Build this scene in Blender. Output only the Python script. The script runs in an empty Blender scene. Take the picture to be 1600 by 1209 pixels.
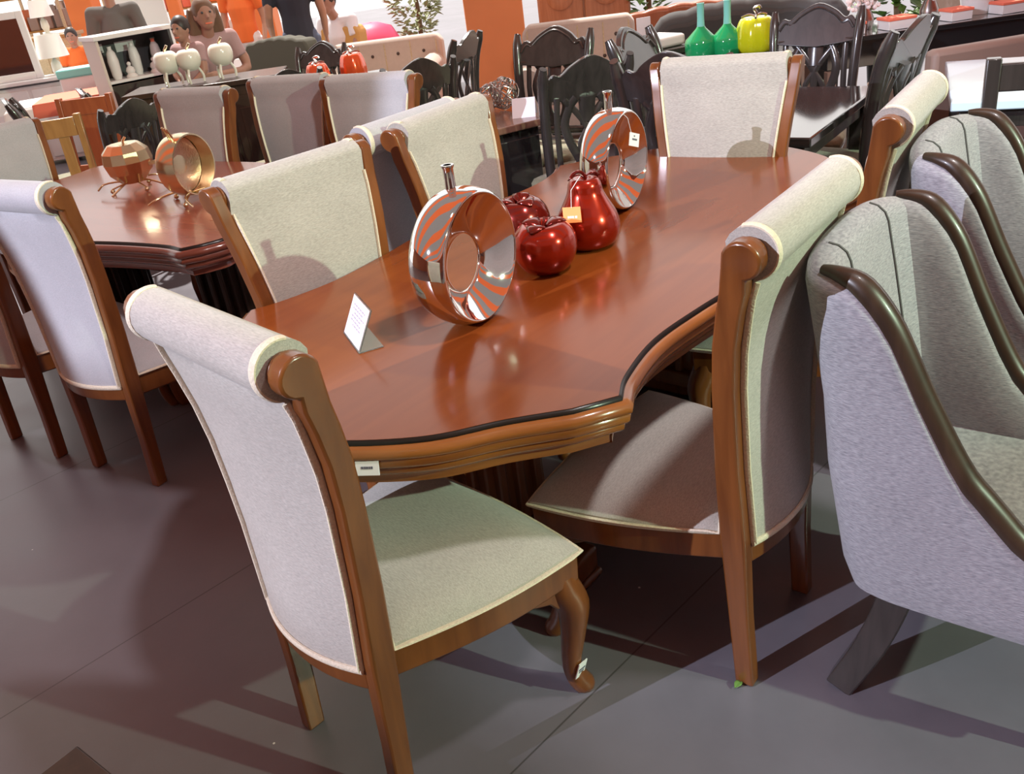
import bpy, bmesh, math, random
from mathutils import Vector, Matrix
random.seed(7)
S = bpy.context.scene
COL = S.collection
PI = math.pi
# ------------------------------------------------------------------ camera
FPX, PITCH, ROLL, CAMH = 1367.0, 0.4769, 0.1411, 1.6286
cam_d = bpy.data.cameras.new('camera'); cam = bpy.data.objects.new('camera', cam_d); COL.objects.link(cam)
cam_d.sensor_fit = 'HORIZONTAL'; cam_d.sensor_width = 36.0; cam_d.lens = FPX / 1600 * 36.0
cam_d.clip_start = 0.05; cam_d.clip_end = 300
_cp, _sp, _cr, _sr = math.cos(PITCH), math.sin(PITCH), math.cos(ROLL), math.sin(ROLL)
_X = Vector((1, 0, 0)); _U = Vector((0, _sp, _cp)); _F = Vector((0, _cp, -_sp))
_R = _cr * _X - _sr * _U; _UP = _sr * _X + _cr * _U
cam.matrix_world = Matrix(((_R.x, _UP.x, -_F.x, 0), (_R.y, _UP.y, -_F.y, 0), (_R.z, _UP.z, -_F.z, CAMH), (0, 0, 0, 1)))
S.camera = cam
# ------------------------------------------------------------------ light
S.view_settings.view_transform = 'Standard'; S.view_settings.look = 'None'
S.view_settings.gamma = 1.0; S.view_settings.use_curve_mapping = False
S.view_settings.exposure = 0.0
W = bpy.data.worlds.new('daylight'); S.world = W; W.use_nodes = True
_bg = W.node_tree.nodes['Background']; _bg.inputs[0].default_value = (1.0, 0.95, 0.92, 1); _bg.inputs[1].default_value = 1.5

def spot(name, loc, aim, power, color, cone, blend, radius):
    l = bpy.data.lights.new(name, 'SPOT'); l.energy = power; l.color = color
    l.spot_size = cone; l.spot_blend = blend; l.shadow_soft_size = radius
    o = bpy.data.objects.new(name, l); COL.objects.link(o); o.location = loc
    d = Vector(aim) - Vector(loc); o.rotation_euler = d.to_track_quat('-Z', 'Y').to_euler()
    return o
spot('spot_light_right', (5.15, -1.45, 3.3), (0.05, 1.75, 0.6), 1480, (0.73, 1.0, 0.70), math.radians(58), 0.12, 0.05)
spot('spot_light_left', (-5.6, -1.2, 3.9), (0.45, 1.95, 1.0), 2800, (0.79, 0.83, 1.0), math.radians(36), 0.12, 0.015)
spot('fill_light_far', (1.5, 1.0, 4.1), (-1.2, 5.5, 0.6), 500, (1.0, 0.95, 0.95), math.radians(95), 0.5, 0.15)  # fill light added to brighten the background, no lamp stands there

_sd = bpy.data.lights.new('sun', 'SUN'); _sd.energy = 7.5; _sd.angle = math.radians(1.5); _sd.color = (1.0, 0.95, 0.88)
_so = bpy.data.objects.new('sun', _sd); COL.objects.link(_so); _so.rotation_euler = Vector((0.16, -0.50, -0.85)).to_track_quat('-Z', 'Y').to_euler()

# ------------------------------------------------------------------ materials
def nodes(m):
    nt = m.node_tree; return nt, nt.nodes, nt.links, nt.nodes['Principled BSDF']
def mat(name, col, rough=0.5, metal=0.0, coat=0.0, spec=0.5, noise=0.0, nscale=20.0, bump=0.0, trans=0.0, ior=1.45, sheen=0.0, emit=None, estr=0.0, alpha=1.0):
    m = bpy.data.materials.new(name); m.use_nodes = True
    nt, N, L, b = nodes(m)
    b.inputs['Base Color'].default_value = (*col, 1); b.inputs['Roughness'].default_value = rough
    b.inputs['Metallic'].default_value = metal; b.inputs['Coat Weight'].default_value = coat
    b.inputs['Specular IOR Level'].default_value = spec; b.inputs['IOR'].default_value = ior
    b.inputs['Transmission Weight'].default_value = trans; b.inputs['Sheen Weight'].default_value = sheen
    b.inputs['Coat Roughness'].default_value = 0.08
    if emit: b.inputs['Emission Color'].default_value = (*emit, 1); b.inputs['Emission Strength'].default_value = estr
    if noise or bump:
        tc = N.new('ShaderNodeTexCoord'); nz = N.new('ShaderNodeTexNoise')
        nz.inputs['Scale'].default_value = nscale; nz.inputs['Detail'].default_value = 4
        L.new(tc.outputs['Object'], nz.inputs['Vector'])
        if noise:
            mx = N.new('ShaderNodeMix'); mx.data_type = 'RGBA'
            mx.inputs['A'].default_value = (*[c * (1 - noise) for c in col], 1); mx.inputs['B'].default_value = (*[min(1, c * (1 + noise)) for c in col], 1)
            L.new(nz.outputs['Fac'], mx.inputs['Factor']); L.new(mx.outputs['Result'], b.inputs['Base Color'])
        if bump:
            bp = N.new('ShaderNodeBump'); bp.inputs['Strength'].default_value = bump; bp.inputs['Distance'].default_value = 0.002
            L.new(nz.outputs['Fac'], bp.inputs['Height']); L.new(bp.outputs['Normal'], b.inputs['Normal'])
    return m
def wood(name, c1, c2, rough=0.3, coat=0.5, scale=(18, 18, 1.6), axis=None):
    m = bpy.data.materials.new(name); m.use_nodes = True
    nt, N, L, b = nodes(m)
    tc = N.new('ShaderNodeTexCoord'); mp = N.new('ShaderNodeMapping'); mp.inputs['Scale'].default_value = scale
    nz = N.new('ShaderNodeTexNoise'); nz.inputs['Scale'].default_value = 1.6; nz.inputs['Detail'].default_value = 6; nz.inputs['Distortion'].default_value = 0.6
    rp = N.new('ShaderNodeValToRGB'); rp.color_ramp.elements[0].position = 0.3; rp.color_ramp.elements[1].position = 0.72
    rp.color_ramp.elements[0].color = (*c1, 1); rp.color_ramp.elements[1].color = (*c2, 1)
    L.new(tc.outputs['Object'], mp.inputs['Vector']); L.new(mp.outputs['Vector'], nz.inputs['Vector'])
    L.new(nz.outputs['Fac'], rp.inputs['Fac']); L.new(rp.outputs['Color'], b.inputs['Base Color'])
    b.inputs['Roughness'].default_value = rough; b.inputs['Coat Weight'].default_value = coat; b.inputs['Coat Roughness'].default_value = 0.1
    return m
def fabric(name, col, dark, scale=260.0, slub=0.35, weave=(0.22, 1.0, 1.0)):
    m = bpy.data.materials.new(name); m.use_nodes = True
    nt, N, L, b = nodes(m)
    tc = N.new('ShaderNodeTexCoord'); mp = N.new('ShaderNodeMapping'); mp.inputs['Scale'].default_value = weave
    nz = N.new('ShaderNodeTexNoise'); nz.inputs['Scale'].default_value = scale; nz.inputs['Detail'].default_value = 3
    n2 = N.new('ShaderNodeTexNoise'); n2.inputs['Scale'].default_value = 9; n2.inputs['Detail'].default_value = 3
    L.new(tc.outputs['Object'], mp.inputs['Vector']); L.new(mp.outputs['Vector'], nz.inputs['Vector']); L.new(tc.outputs['Object'], n2.inputs['Vector'])
    rp = N.new('ShaderNodeValToRGB'); rp.color_ramp.elements[0].position = 0.5 - slub / 2; rp.color_ramp.elements[1].position = 0.5 + slub / 2
    rp.color_ramp.elements[0].color = (*dark, 1); rp.color_ramp.elements[1].color = (*col, 1)
    L.new(nz.outputs['Fac'], rp.inputs['Fac'])
    hv = N.new('ShaderNodeHueSaturation'); mt = N.new('ShaderNodeMapRange'); mt.inputs['To Min'].default_value = 0.9; mt.inputs['To Max'].default_value = 1.1
    L.new(n2.outputs['Fac'], mt.inputs['Value']); L.new(mt.outputs['Result'], hv.inputs['Value'])
    L.new(rp.outputs['Color'], hv.inputs['Color']); L.new(hv.outputs['Color'], b.inputs['Base Color'])
    bp = N.new('ShaderNodeBump'); bp.inputs['Strength'].default_value = 0.35; bp.inputs['Distance'].default_value = 0.0015
    L.new(nz.outputs['Fac'], bp.inputs['Height']); L.new(bp.outputs['Normal'], b.inputs['Normal'])
    b.inputs['Roughness'].default_value = 0.85; b.inputs['Sheen Weight'].default_value = 0.25
    return m

M = {}
M['chairwood'] = wood('chair wood', (0.125, 0.036, 0.008), (0.205, 0.066, 0.015), 0.3, 0.4)
M['tablewood'] = wood('table veneer', (0.170, 0.038, 0.0065), (0.205, 0.049, 0.009), 0.2, 0.15, (14, 1.3, 14))
M['moulding'] = wood('table moulding', (0.21, 0.062, 0.014), (0.32, 0.115, 0.026), 0.25, 0.5, (3, 3, 30))
M['mahogany'] = wood('mahogany veneer', (0.27, 0.075, 0.045), (0.36, 0.115, 0.07), 0.25, 0.35, (14, 1.3, 14))
M['mahmould'] = wood('mahogany moulding', (0.16, 0.04, 0.024), (0.24, 0.065, 0.036), 0.25, 0.5, (3, 3, 30))
M['inlay'] = mat('black edge line', (0.008, 0.007, 0.006), 0.3)
M['cream'] = fabric('cream linen', (0.47, 0.44, 0.40), (0.31, 0.29, 0.26), 420, 0.5)
M['lav'] = fabric('pale grey linen', (0.46, 0.45, 0.47), (0.34, 0.335, 0.355), 650, 0.5)
M['trim'] = mat('cream braid', (0.68, 0.60, 0.47), 0.8, noise=0.25, nscale=220, bump=0.8)
M['greyfab'] = fabric('grey tweed', (0.40, 0.39, 0.42), (0.165, 0.16, 0.185), 230, 0.55, (0.35, 0.35, 2.2))
M['espresso'] = wood('espresso wood', (0.028, 0.015, 0.009), (0.050, 0.027, 0.017), 0.38, 0.15)  # dark tone lifted: haze is put into the wood colour
M['black'] = wood('black lacquer wood', (0.026, 0.021, 0.020), (0.045, 0.036, 0.034), 0.26, 0.5)  # black lifted the same way, haze included in the colour
M['blackseat'] = mat('black seat vinyl', (0.02, 0.02, 0.024), 0.35)
M['chrome'] = mat('polished chrome', (0.80, 0.78, 0.76), 0.04, 1.0)
M['gold'] = mat('polished gold', (0.80, 0.66, 0.42), 0.2, 1.0)
M['red'] = mat('metallic red glaze', (0.30, 0.015, 0.004), 0.22, 0.65, 0.6)
M['darkred'] = mat('dark red glaze', (0.15, 0.010, 0.006), 0.2, 0.6, 0.6)
M['silver'] = mat('dull silver', (0.55, 0.5, 0.48), 0.25, 1.0)
M['orangecer'] = mat('orange red glaze', (0.75, 0.09, 0.02), 0.2, 0.3, 1.0)
M['greenglass'] = mat('green glass', (0.01, 0.28, 0.09), 0.08, 0.0, 0.6)
M['aquaglass'] = mat('pale aqua glass', (0.22, 0.60, 0.50), 0.1, 0.0, 0.5)
M['yellowgl'] = mat('yellow green glaze', (0.52, 0.56, 0.01), 0.12, 0.1, 1.0)
M['acrylic'] = mat('clear acrylic', (0.9, 0.95, 0.93), 0.03, trans=0.92, ior=1.49)
M['paper'] = mat('white paper', (0.82, 0.80, 0.84), 0.6)
M['ink'] = mat('grey ink', (0.12, 0.12, 0.16), 0.7)
M['greyink'] = mat('pale grey ink', (0.45, 0.42, 0.5), 0.7)
M['orangetag'] = mat('orange card', (0.88, 0.32, 0.10), 0.6)
M['white'] = mat('white lacquer', (0.82, 0.80, 0.78), 0.35)
M['ceramic'] = mat('ivory ceramic', (0.78, 0.76, 0.66), 0.3, 0.0, 0.4)
M['whiteside'] = mat('ivory panel', (0.72, 0.62, 0.54), 0.5)
M['charcoal'] = mat('charcoal panel', (0.06, 0.062, 0.066), 0.5)
M['orange'] = mat('orange paint', (0.80, 0.21, 0.055), 0.6, noise=0.12, nscale=2.5)
M['pillar'] = mat('orange pillar paint', (0.85, 0.29, 0.10), 0.55, noise=0.1, nscale=2.5)
M['beige'] = mat('beige upholstery', (0.52, 0.43, 0.36), 0.85, noise=0.08, nscale=30, sheen=0.2)
M['honey'] = wood('honey oak', (0.33, 0.16, 0.045), (0.44, 0.23, 0.07), 0.35, 0.3)
M['redwood'] = wood('red brown wood', (0.33, 0.09, 0.035), (0.42, 0.13, 0.05), 0.35, 0.3)
M['carved'] = wood('carved brown wood', (0.34, 0.14, 0.06), (0.46, 0.21, 0.1), 0.4, 0.3)
M['leaf'] = mat('green leaves', (0.12, 0.24, 0.05), 0.5, noise=0.5, nscale=30)
M['leafpale'] = mat('pale leaves', (0.34, 0.38, 0.19), 0.6, noise=0.4, nscale=30)  # paler than the other leaves
M['trunk'] = mat('bark', (0.18, 0.12, 0.07), 0.9)
M['rattan'] = mat('woven rattan', (0.56, 0.45, 0.28), 0.7, noise=0.3, nscale=60, bump=0.5)
M['mirror'] = mat('mirror glass', (0.75, 0.75, 0.76), 0.03, 1.0)
M['lampshade'] = mat('white lampshade', (0.9, 0.87, 0.82), 0.8)
M['coral'] = mat('coral cloth', (0.85, 0.20, 0.12), 0.8)
M['whitecloth'] = mat('white cloth', (0.82, 0.78, 0.76), 0.85)
M['olive'] = fabric('olive upholstery', (0.30, 0.28, 0.18), (0.19, 0.18, 0.11))
M['skin'] = mat('skin', (0.48, 0.26, 0.17), 0.5)
M['skindark'] = mat('brown skin', (0.38, 0.2, 0.14), 0.5)
M['hairdark'] = mat('dark hair', (0.035, 0.025, 0.022), 0.45)
M['hairbrown'] = mat('brown hair', (0.16, 0.085, 0.05), 0.45)
M['shirtgrey'] = mat('grey shirt', (0.14, 0.125, 0.115), 0.9)
M['shirtpink'] = mat('mauve top', (0.42, 0.27, 0.27), 0.9)
M['shirtorange'] = mat('orange shirt', (0.85, 0.18, 0.04), 0.9)
M['shirtnavy'] = mat('navy shirt', (0.045, 0.05, 0.068), 0.9)
M['shirtwhite'] = mat('white shirt', (0.78, 0.76, 0.8), 0.9)
M['denim'] = mat('blue denim', (0.12, 0.15, 0.22), 0.9)
M['pink'] = mat('hot pink vinyl', (0.80, 0.08, 0.18), 0.5)
M['mustard'] = mat('mustard upholstery', (0.58, 0.32, 0.10), 0.8)
M['darkgreen'] = mat('dark olive cloth', (0.10, 0.095, 0.075), 0.9)
M['turquoise'] = mat('turquoise panel', (0.25, 0.72, 0.66), 0.5)
M['skyreflect'] = mat('glass top in reflected sky colour', (0.62, 0.75, 0.85), 0.08)  # the pale blue is reflected sky put into the base colour
M['greysofa'] = mat('charcoal velvet', (0.06, 0.058, 0.056), 0.8, sheen=0.4)
M['darkchair'] = mat('dark grey cloth', (0.10, 0.10, 0.10), 0.85)

M['tablewood'].node_tree.nodes['Principled BSDF'].inputs['Specular IOR Level'].default_value = 0.28
# ------------------------------------------------------------------ mesh helpers
def cat(pts, n=6, closed=False):
    P = [Vector(p) for p in pts]; out = []; N = len(P)
    rng = N if closed else N - 1
    for i in range(rng):
        if closed: a, b, c, d = P[(i - 1) % N], P[i], P[(i + 1) % N], P[(i + 2) % N]
        else:
            b, c = P[i], P[i + 1]; a = P[i - 1] if i else b * 2 - c; d = P[i + 2] if i + 2 < N else c * 2 - b
        for k in range(n):
            t = k / n
            out.append(0.5 * ((2 * b) + (c - a) * t + (2 * a - 5 * b + 4 * c - d) * t * t + (3 * b - a - 3 * c + d) * t ** 3))
    if not closed: out.append(P[-1])
    return out
def lerp(tab, x):
    if x <= tab[0][0]: return tab[0][1]
    for (a, va), (b, vb) in zip(tab, tab[1:]):
        if x <= b: return va + (vb - va) * (x - a) / (b - a)
    return tab[-1][1]

class MB:
    def __init__(s): s.v = []; s.f = []
    def add(s, vs, fs, mx=None):
        o = len(s.v)
        for p in vs: s.v.append((mx @ Vector(p)) if mx else Vector(p))
        for f in fs: s.f.append([i + o for i in f])
        return s
    def box(s, c, d, mx=None, taper=1.0):
        x, y, z = [k / 2 for k in d]; t = taper
        vs = [(-x * t, -y * t, -z), (x * t, -y * t, -z), (x * t, y * t, -z), (-x * t, y * t, -z), (-x, -y, z), (x, -y, z), (x, y, z), (-x, y, z)]
        vs = [Vector(p) + Vector(c) for p in vs]
        return s.add(vs, [(0, 3, 2, 1), (4, 5, 6, 7), (0, 1, 5, 4), (1, 2, 6, 5), (2, 3, 7, 6), (3, 0, 4, 7)], mx)
    def tube(s, pts, r, n=10, closed=False, mx=None, sq=None):
        P = [Vector(p) for p in pts]; N = len(P)
        R = [r] * N if isinstance(r, (int, float)) else list(r)
        vs = []; fs = []; up = None
        for i in range(N):
            if closed: t = P[(i + 1) % N] - P[i - 1]
            else: t = P[min(i + 1, N - 1)] - P[max(i - 1, 0)]
            if t.length < 1e-9: t = Vector((0, 0, 1))
            t.normalize()
            if up is None:
                up = Vector((0, 0, 1)) if abs(t.z) < 0.9 else Vector((1, 0, 0))
            a = t.cross(up)
            if a.length < 1e-6: a = t.cross(Vector((0, 1, 0)))
            a.normalize(); b = a.cross(t).normalized(); up = b
            for k in range(n):
                th = 2 * PI * k / n + (PI / n if sq else 0)
                ca, sa = math.cos(th), math.sin(th)
                rx, ry = (R[i], R[i]) if not sq else (R[i] * sq[0], R[i] * sq[1])
                vs.append(P[i] + a * ca * rx + b * sa * ry)
        M_ = N if closed else N - 1
        for i in range(M_):
            j = (i + 1) % N
            for k in range(n): fs.append((i * n + k, i * n + (k + 1) % n, j * n + (k + 1) % n, j * n + k))
        if not closed: fs.append(tuple(range(n))[::-1]); fs.append(tuple((N - 1) * n + k for k in range(n)))
        return s.add(vs, fs, mx)
    def lathe(s, prof, n=24, mx=None, mod=None):
        vs = []; fs = []; N = len(prof)
        for r, z in prof:
            for k in range(n):
                th = 2 * PI * k / n; rr = r * (mod(th, z) if mod else 1)
                vs.append((rr * math.cos(th), rr * math.sin(th), z))
        for i in range(N - 1):
            for k in range(n): fs.append((i * n + k, i * n + (k + 1) % n, (i + 1) * n + (k + 1) % n, (i + 1) * n + k))
        if prof[0][0] > 1e-4: fs.append(tuple(range(n))[::-1])
        if prof[-1][0] > 1e-4: fs.append(tuple((N - 1) * n + k for k in range(n)))
        return s.add(vs, fs, mx)
    def prism(s, poly, h0, h1, fn):
        """poly: 2D outline; fn(a, b, h) -> 3D point"""
        n = len(poly)
        vs = [fn(a, b, h0) for a, b in poly] + [fn(a, b, h1) for a, b in poly]
        fs = [tuple(range(n))[::-1], tuple(range(n, 2 * n))] + [(i, (i + 1) % n, n + (i + 1) % n, n + i) for i in range(n)]
        return s.add(vs, fs)
    def grid(s, fn, nu, nv, cu=False, cv=False):
        vs = [fn(i, j) for i in range(nu) for j in range(nv)]; fs = []
        for i in range(nu if cu else nu - 1):
            for j in range(nv if cv else nv - 1):
                a, b = (i + 1) % nu, (j + 1) % nv
                fs.append((i * nv + j, a * nv + j, a * nv + b, i * nv + b))
        return s.add(vs, fs)
    def loft(s, rings, cap0=True, cap1=True):
        n = len(rings[0]); vs = [p for r in rings for p in r]; fs = []
        for i in range(len(rings) - 1):
            for k in range(n): fs.append((i * n + k, i * n + (k + 1) % n, (i + 1) * n + (k + 1) % n, (i + 1) * n + k))
        if cap0: fs.append(tuple(range(n))[::-1])
        if cap1: fs.append(tuple((len(rings) - 1) * n + k for k in range(n)))
        return s.add(vs, fs)
    def ball(s, c, r, n=14, sc=(1, 1, 1)):
        m = max(6, n // 2)
        prof = [(r * math.sin(PI * i / m) if 0 < i < m else 0.0, -r * math.cos(PI * i / m)) for i in range(m + 1)]
        return s.lathe(prof, n, Matrix.Translation(c) @ Matrix.Diagonal((*sc, 1)))
    def build(s, name, material, parent=None, smooth=True, bevel=0.0, sub=0, angle=40):
        me = bpy.data.meshes.new(name); bm = bmesh.new()
        vs = [bm.verts.new(p) for p in s.v]
        for f in s.f:
            try: bm.faces.new([vs[i] for i in f])
            except ValueError: pass
        bmesh.ops.remove_doubles(bm, verts=bm.verts, dist=1e-5)
        bmesh.ops.recalc_face_normals(bm, faces=bm.faces)
        if smooth:
            for f in bm.faces: f.smooth = True
            lim = math.radians(angle)
            for e in bm.edges:
                if len(e.link_faces) == 2 and e.calc_face_angle(0) > lim: e.smooth = False
        bm.to_mesh(me); bm.free()
        me.materials.append(M[material] if isinstance(material, str) else material)
        o = bpy.data.objects.new(name, me); COL.objects.link(o)
        if parent: o.parent = parent
        if bevel:
            b = o.modifiers.new('bevel', 'BEVEL'); b.width = bevel; b.segments = 2; b.limit_method = 'ANGLE'; b.angle_limit = math.radians(35)
        if sub:
            b = o.modifiers.new('subdivision', 'SUBSURF'); b.levels = sub; b.render_levels = sub
        return o

def tag(o, label, catg, group=None):
    o['label'] = label; o['category'] = catg
    if group: o['group'] = group
    return o
def struct(o): o['kind'] = 'structure'; return o
def thing(name, label, catg, loc=(0, 0, 0), rz=0.0, group=None, scale=1.0):
    o = bpy.data.objects.new(name, None); COL.objects.link(o); o.empty_display_size = 0.1
    o.location = loc; o.rotation_euler = (0, 0, rz); o.scale = (scale,) * 3
    return tag(o, label, catg, group)
def dup(root, loc, rz, label, group=None, scale=None):
    r = root.copy(); COL.objects.link(r); r.location = loc; r.rotation_euler = (0, 0, rz); r['label'] = label
    if group: r['group'] = group
    if scale: r.scale = (scale,) * 3
    def kids(src, dst):
        for ch in list(src.children):
            c = ch.copy(); COL.objects.link(c); c.parent = dst; kids(ch, c)
    kids(root, r)
    return r
def Z(x, y, z, rz=0.0): return Matrix.Translation((x, y, z)) @ Matrix.Rotation(rz, 4, 'Z')
def pix(u, v):
    a = (u - 800) / FPX; b = (604.5 - v) / FPX
    return _R * a + _UP * b + _F
def at(u, v, Y):     # the point of the shop at depth Y seen there
    r = pix(u, v); return r * (Y / r.y) + Vector((0, 0, CAMH))
def on(u, v, z):     # the point of the shop at height z seen there
    r = pix(u, v); return r * ((z - CAMH) / r.z) + Vector((0, 0, CAMH))
# ------------------------------------------------------------------ setting
def floor_material():
    m = bpy.data.materials.new('polished concrete'); m.use_nodes = True
    nt, N, L, b = nodes(m)
    tc = N.new('ShaderNodeTexCoord')
    n1 = N.new('ShaderNodeTexNoise'); n1.inputs['Scale'].default_value = 1.1; n1.inputs['Detail'].default_value = 7; n1.inputs['Roughness'].default_value = 0.6
    n2 = N.new('ShaderNodeTexNoise'); n2.inputs['Scale'].default_value = 70; n2.inputs['Detail'].default_value = 3
    L.new(tc.outputs['Object'], n1.inputs['Vector']); L.new(tc.outputs['Object'], n2.inputs['Vector'])
    rp = N.new('ShaderNodeValToRGB'); rp.color_ramp.elements[0].position = 0.35; rp.color_ramp.elements[1].position = 0.7
    rp.color_ramp.elements[0].color = (0.116, 0.107, 0.124, 1); rp.color_ramp.elements[1].color = (0.163, 0.152, 0.176, 1)
    L.new(n1.outputs['Fac'], rp.inputs['Fac'])
    # saw-cut joints running diagonally across the slab
    mp = N.new('ShaderNodeMapping'); mp.inputs['Rotation'].default_value = (0, 0, math.radians(-42.5)); L.new(tc.outputs['Object'], mp.inputs['Vector'])
    sx = N.new('ShaderNodeSeparateXYZ'); L.new(mp.outputs['Vector'], sx.inputs[0])
    def joint(sock, off, per, w):
        a = N.new('ShaderNodeMath'); a.operation = 'ADD'; a.inputs[1].default_value = off; L.new(sock, a.inputs[0])
        p = N.new('ShaderNodeMath'); p.operation = 'PINGPONG'; p.inputs[1].default_value = per / 2; L.new(a.outputs[0], p.inputs[0])
        c = N.new('ShaderNodeMath'); c.operation = 'LESS_THAN'; c.inputs[1].default_value = w; L.new(p.outputs[0], c.inputs[0])
        return c
    j1 = joint(sx.outputs['Y'], JOFF, 1.17, 0.0022)
    mx = N.new('ShaderNodeMix'); mx.data_type = 'RGBA'; mx.inputs['B'].default_value = (0.07, 0.065, 0.07, 1)
    L.new(j1.outputs[0], mx.inputs['Factor']); L.new(rp.outputs['Color'], mx.inputs['A'])
    # small pale specks of dropped lint
    vo = N.new('ShaderNodeTexVoronoi'); vo.inputs['Scale'].default_value = 5.0; L.new(tc.outputs['Object'], vo.inputs['Vector'])
    ls = N.new('ShaderNodeMath'); ls.operation = 'LESS_THAN'; ls.inputs[1].default_value = 0.018; L.new(vo.outputs['Distance'], ls.inputs[0])
    m2 = N.new('ShaderNodeMix'); m2.data_type = 'RGBA'; m2.inputs['B'].default_value = (0.6, 0.58, 0.56, 1)
    L.new(ls.outputs[0], m2.inputs['Factor']); L.new(mx.outputs['Result'], m2.inputs['A'])
    cmp_ = N.new('ShaderNodeMapRange'); cmp_.inputs['From Min'].default_value = 0.3; cmp_.inputs['From Max'].default_value = 0.7; cmp_.inputs['To Min'].default_value = 0.28; cmp_.inputs['To Max'].default_value = 0.48
    L.new(n1.outputs['Fac'], cmp_.inputs['Value']); L.new(cmp_.outputs['Result'], b.inputs['Roughness'])
    bp = N.new('ShaderNodeBump'); bp.inputs['Strength'].default_value = 0.08; bp.inputs['Distance'].default_value = 0.002
    L.new(n2.outputs['Fac'], bp.inputs['Height']); L.new(bp.outputs['Normal'], b.inputs['Normal'])
    L.new(m2.outputs['Result'], b.inputs['Base Color'])
    return m
_th = math.radians(-42.5)
_jy = math.sin(_th) * (-1.08) + math.cos(_th) * 2.03        # the joint left of the near chair runs through (-1.08, 2.03)
JOFF = -_jy
struct(MB().box((0, 8, -0.05), (44, 44, 0.1)).build('floor', floor_material(), smooth=False))

def canopy_material():
    m = bpy.data.materials.new('striped canvas'); m.use_nodes = True
    nt, N, L, b = nodes(m)
    tc = N.new('ShaderNodeTexCoord'); sx = N.new('ShaderNodeSeparateXYZ'); L.new(tc.outputs['Object'], sx.inputs[0])
    p = N.new('ShaderNodeMath'); p.operation = 'PINGPONG'; p.inputs[1].default_value = 1.5; L.new(sx.outputs['Y'], p.inputs[0])
    c = N.new('ShaderNodeMath'); c.operation = 'LESS_THAN'; c.inputs[1].default_value = 0.62; L.new(p.outputs[0], c.inputs[0])
    mx = N.new('ShaderNodeMix'); mx.data_type = 'RGBA'; mx.inputs['A'].default_value = (0.30, 0.28, 0.28, 1); mx.inputs['B'].default_value = (0.80, 0.17, 0.06, 1)
    L.new(c.outputs[0], mx.inputs['Factor']); L.new(mx.outputs['Result'], b.inputs['Base Color']); b.inputs['Roughness'].default_value = 0.9
    tr = N.new('ShaderNodeBsdfTranslucent'); L.new(mx.outputs['Result'], tr.inputs['Color'])
    ms = N.new('ShaderNodeMixShader'); ms.inputs[0].default_value = 0.25
    out = N['Material Output']; L.new(b.outputs[0], ms.inputs[1]); L.new(tr.outputs[0], ms.inputs[2]); L.new(ms.outputs[0], out.inputs[0])
    return m
def canopy_fn(i, j):
    x = -15 + 30 * i / 30; y = -14 + 21.5 * j / 20
    return (x, y, 4.75 - 0.05 * abs(x) + 0.08 * math.sin(i * PI / 5) ** 2)
struct(MB().grid(canopy_fn, 31, 21).build('ceiling', canopy_material()))

M['terracotta'] = mat('terracotta ambient wall', (0.36, 0.15, 0.09), 0.8, noise=0.1, nscale=1.5)  # unseen walls, added to cut the ambient light and redden it
struct(MB().box((-2, -8.1, 2.1), (24.2, 0.2, 4.2)).build('unseen_wall_front', 'terracotta', smooth=False))
struct(MB().box((9.1, -1.5, 2.1), (0.2, 13, 4.2)).build('unseen_wall_right', 'terracotta', smooth=False))
struct(MB().box((-13.1, -1.0, 2.1), (0.2, 14, 4.2)).build('unseen_wall_left', 'terracotta', smooth=False))

# orange square pillar carrying the canopy
pc = at(777, 60, 8.6)
_b = MB(); _b.box((pc.x, 8.85, 2.2), (0.53, 0.5, 4.4)); struct(_b.build('trim_1', 'pillar', smooth=False, bevel=0.015))

# ------------------------------------------------------------------ dining table
def outline(hw, hl, n=9):
    sx = hw / 0.607; L_ = hl
    A = [(0, 0), (0.165, -0.035), (0.34, -0.135), (0.45, -0.258), (0.548, -0.352)]
    A = [Vector((x * sx, L_ + y, 0)) for x, y in A]
    tip = Vector((0.607 * sx, L_ - 0.438, 0)); m = L_ - 0.438
    B = [Vector((0.607 * sx, m, 0)), Vector((0.570 * sx, m * 0.885, 0)), Vector((0.540 * sx, m * 0.66, 0)), Vector((0.553 * sx, m * 0.4, 0)), Vector((0.578 * sx, m * 0.16, 0)), Vector((0.585 * sx, 0, 0))]
    # mirror in front of the smooth runs keeps their ends level
    qa = cat([Vector((-A[1].x, A[1].y, 0))] + A, n)[n:]
    qb = cat(B + [Vector((B[-2].x, -B[-2].y, 0))], n)[:-n]
    q = qa + qb                                   # from the end middle to the side middle
    right = q[:-1]; r2 = [Vector((p.x, -p.y, 0)) for p in q[::-1]][:-1]
    l1 = [Vector((-p.x, -p.y, 0)) for p in q][:-1]; l2 = [Vector((-p.x, p.y, 0)) for p in q[::-1]][:-1]
    return right + r2 + l1 + l2
def offset(pts, d):
    out = []; n = len(pts)
    for i in range(n):
        a = pts[i] - pts[i - 1]; b = pts[(i + 1) % n] - pts[i]
        na = Vector((-a.y, a.x, 0)).normalized(); nb = Vector((-b.y, b.x, 0)).normalized()
        m = na + nb
        if m.length < 1e-6: m = na
        m.normalize(); k = min(1.6, 1 / max(0.5, m.dot(na)))
        out.append(pts[i] + m * d * k)
    return out
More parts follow.
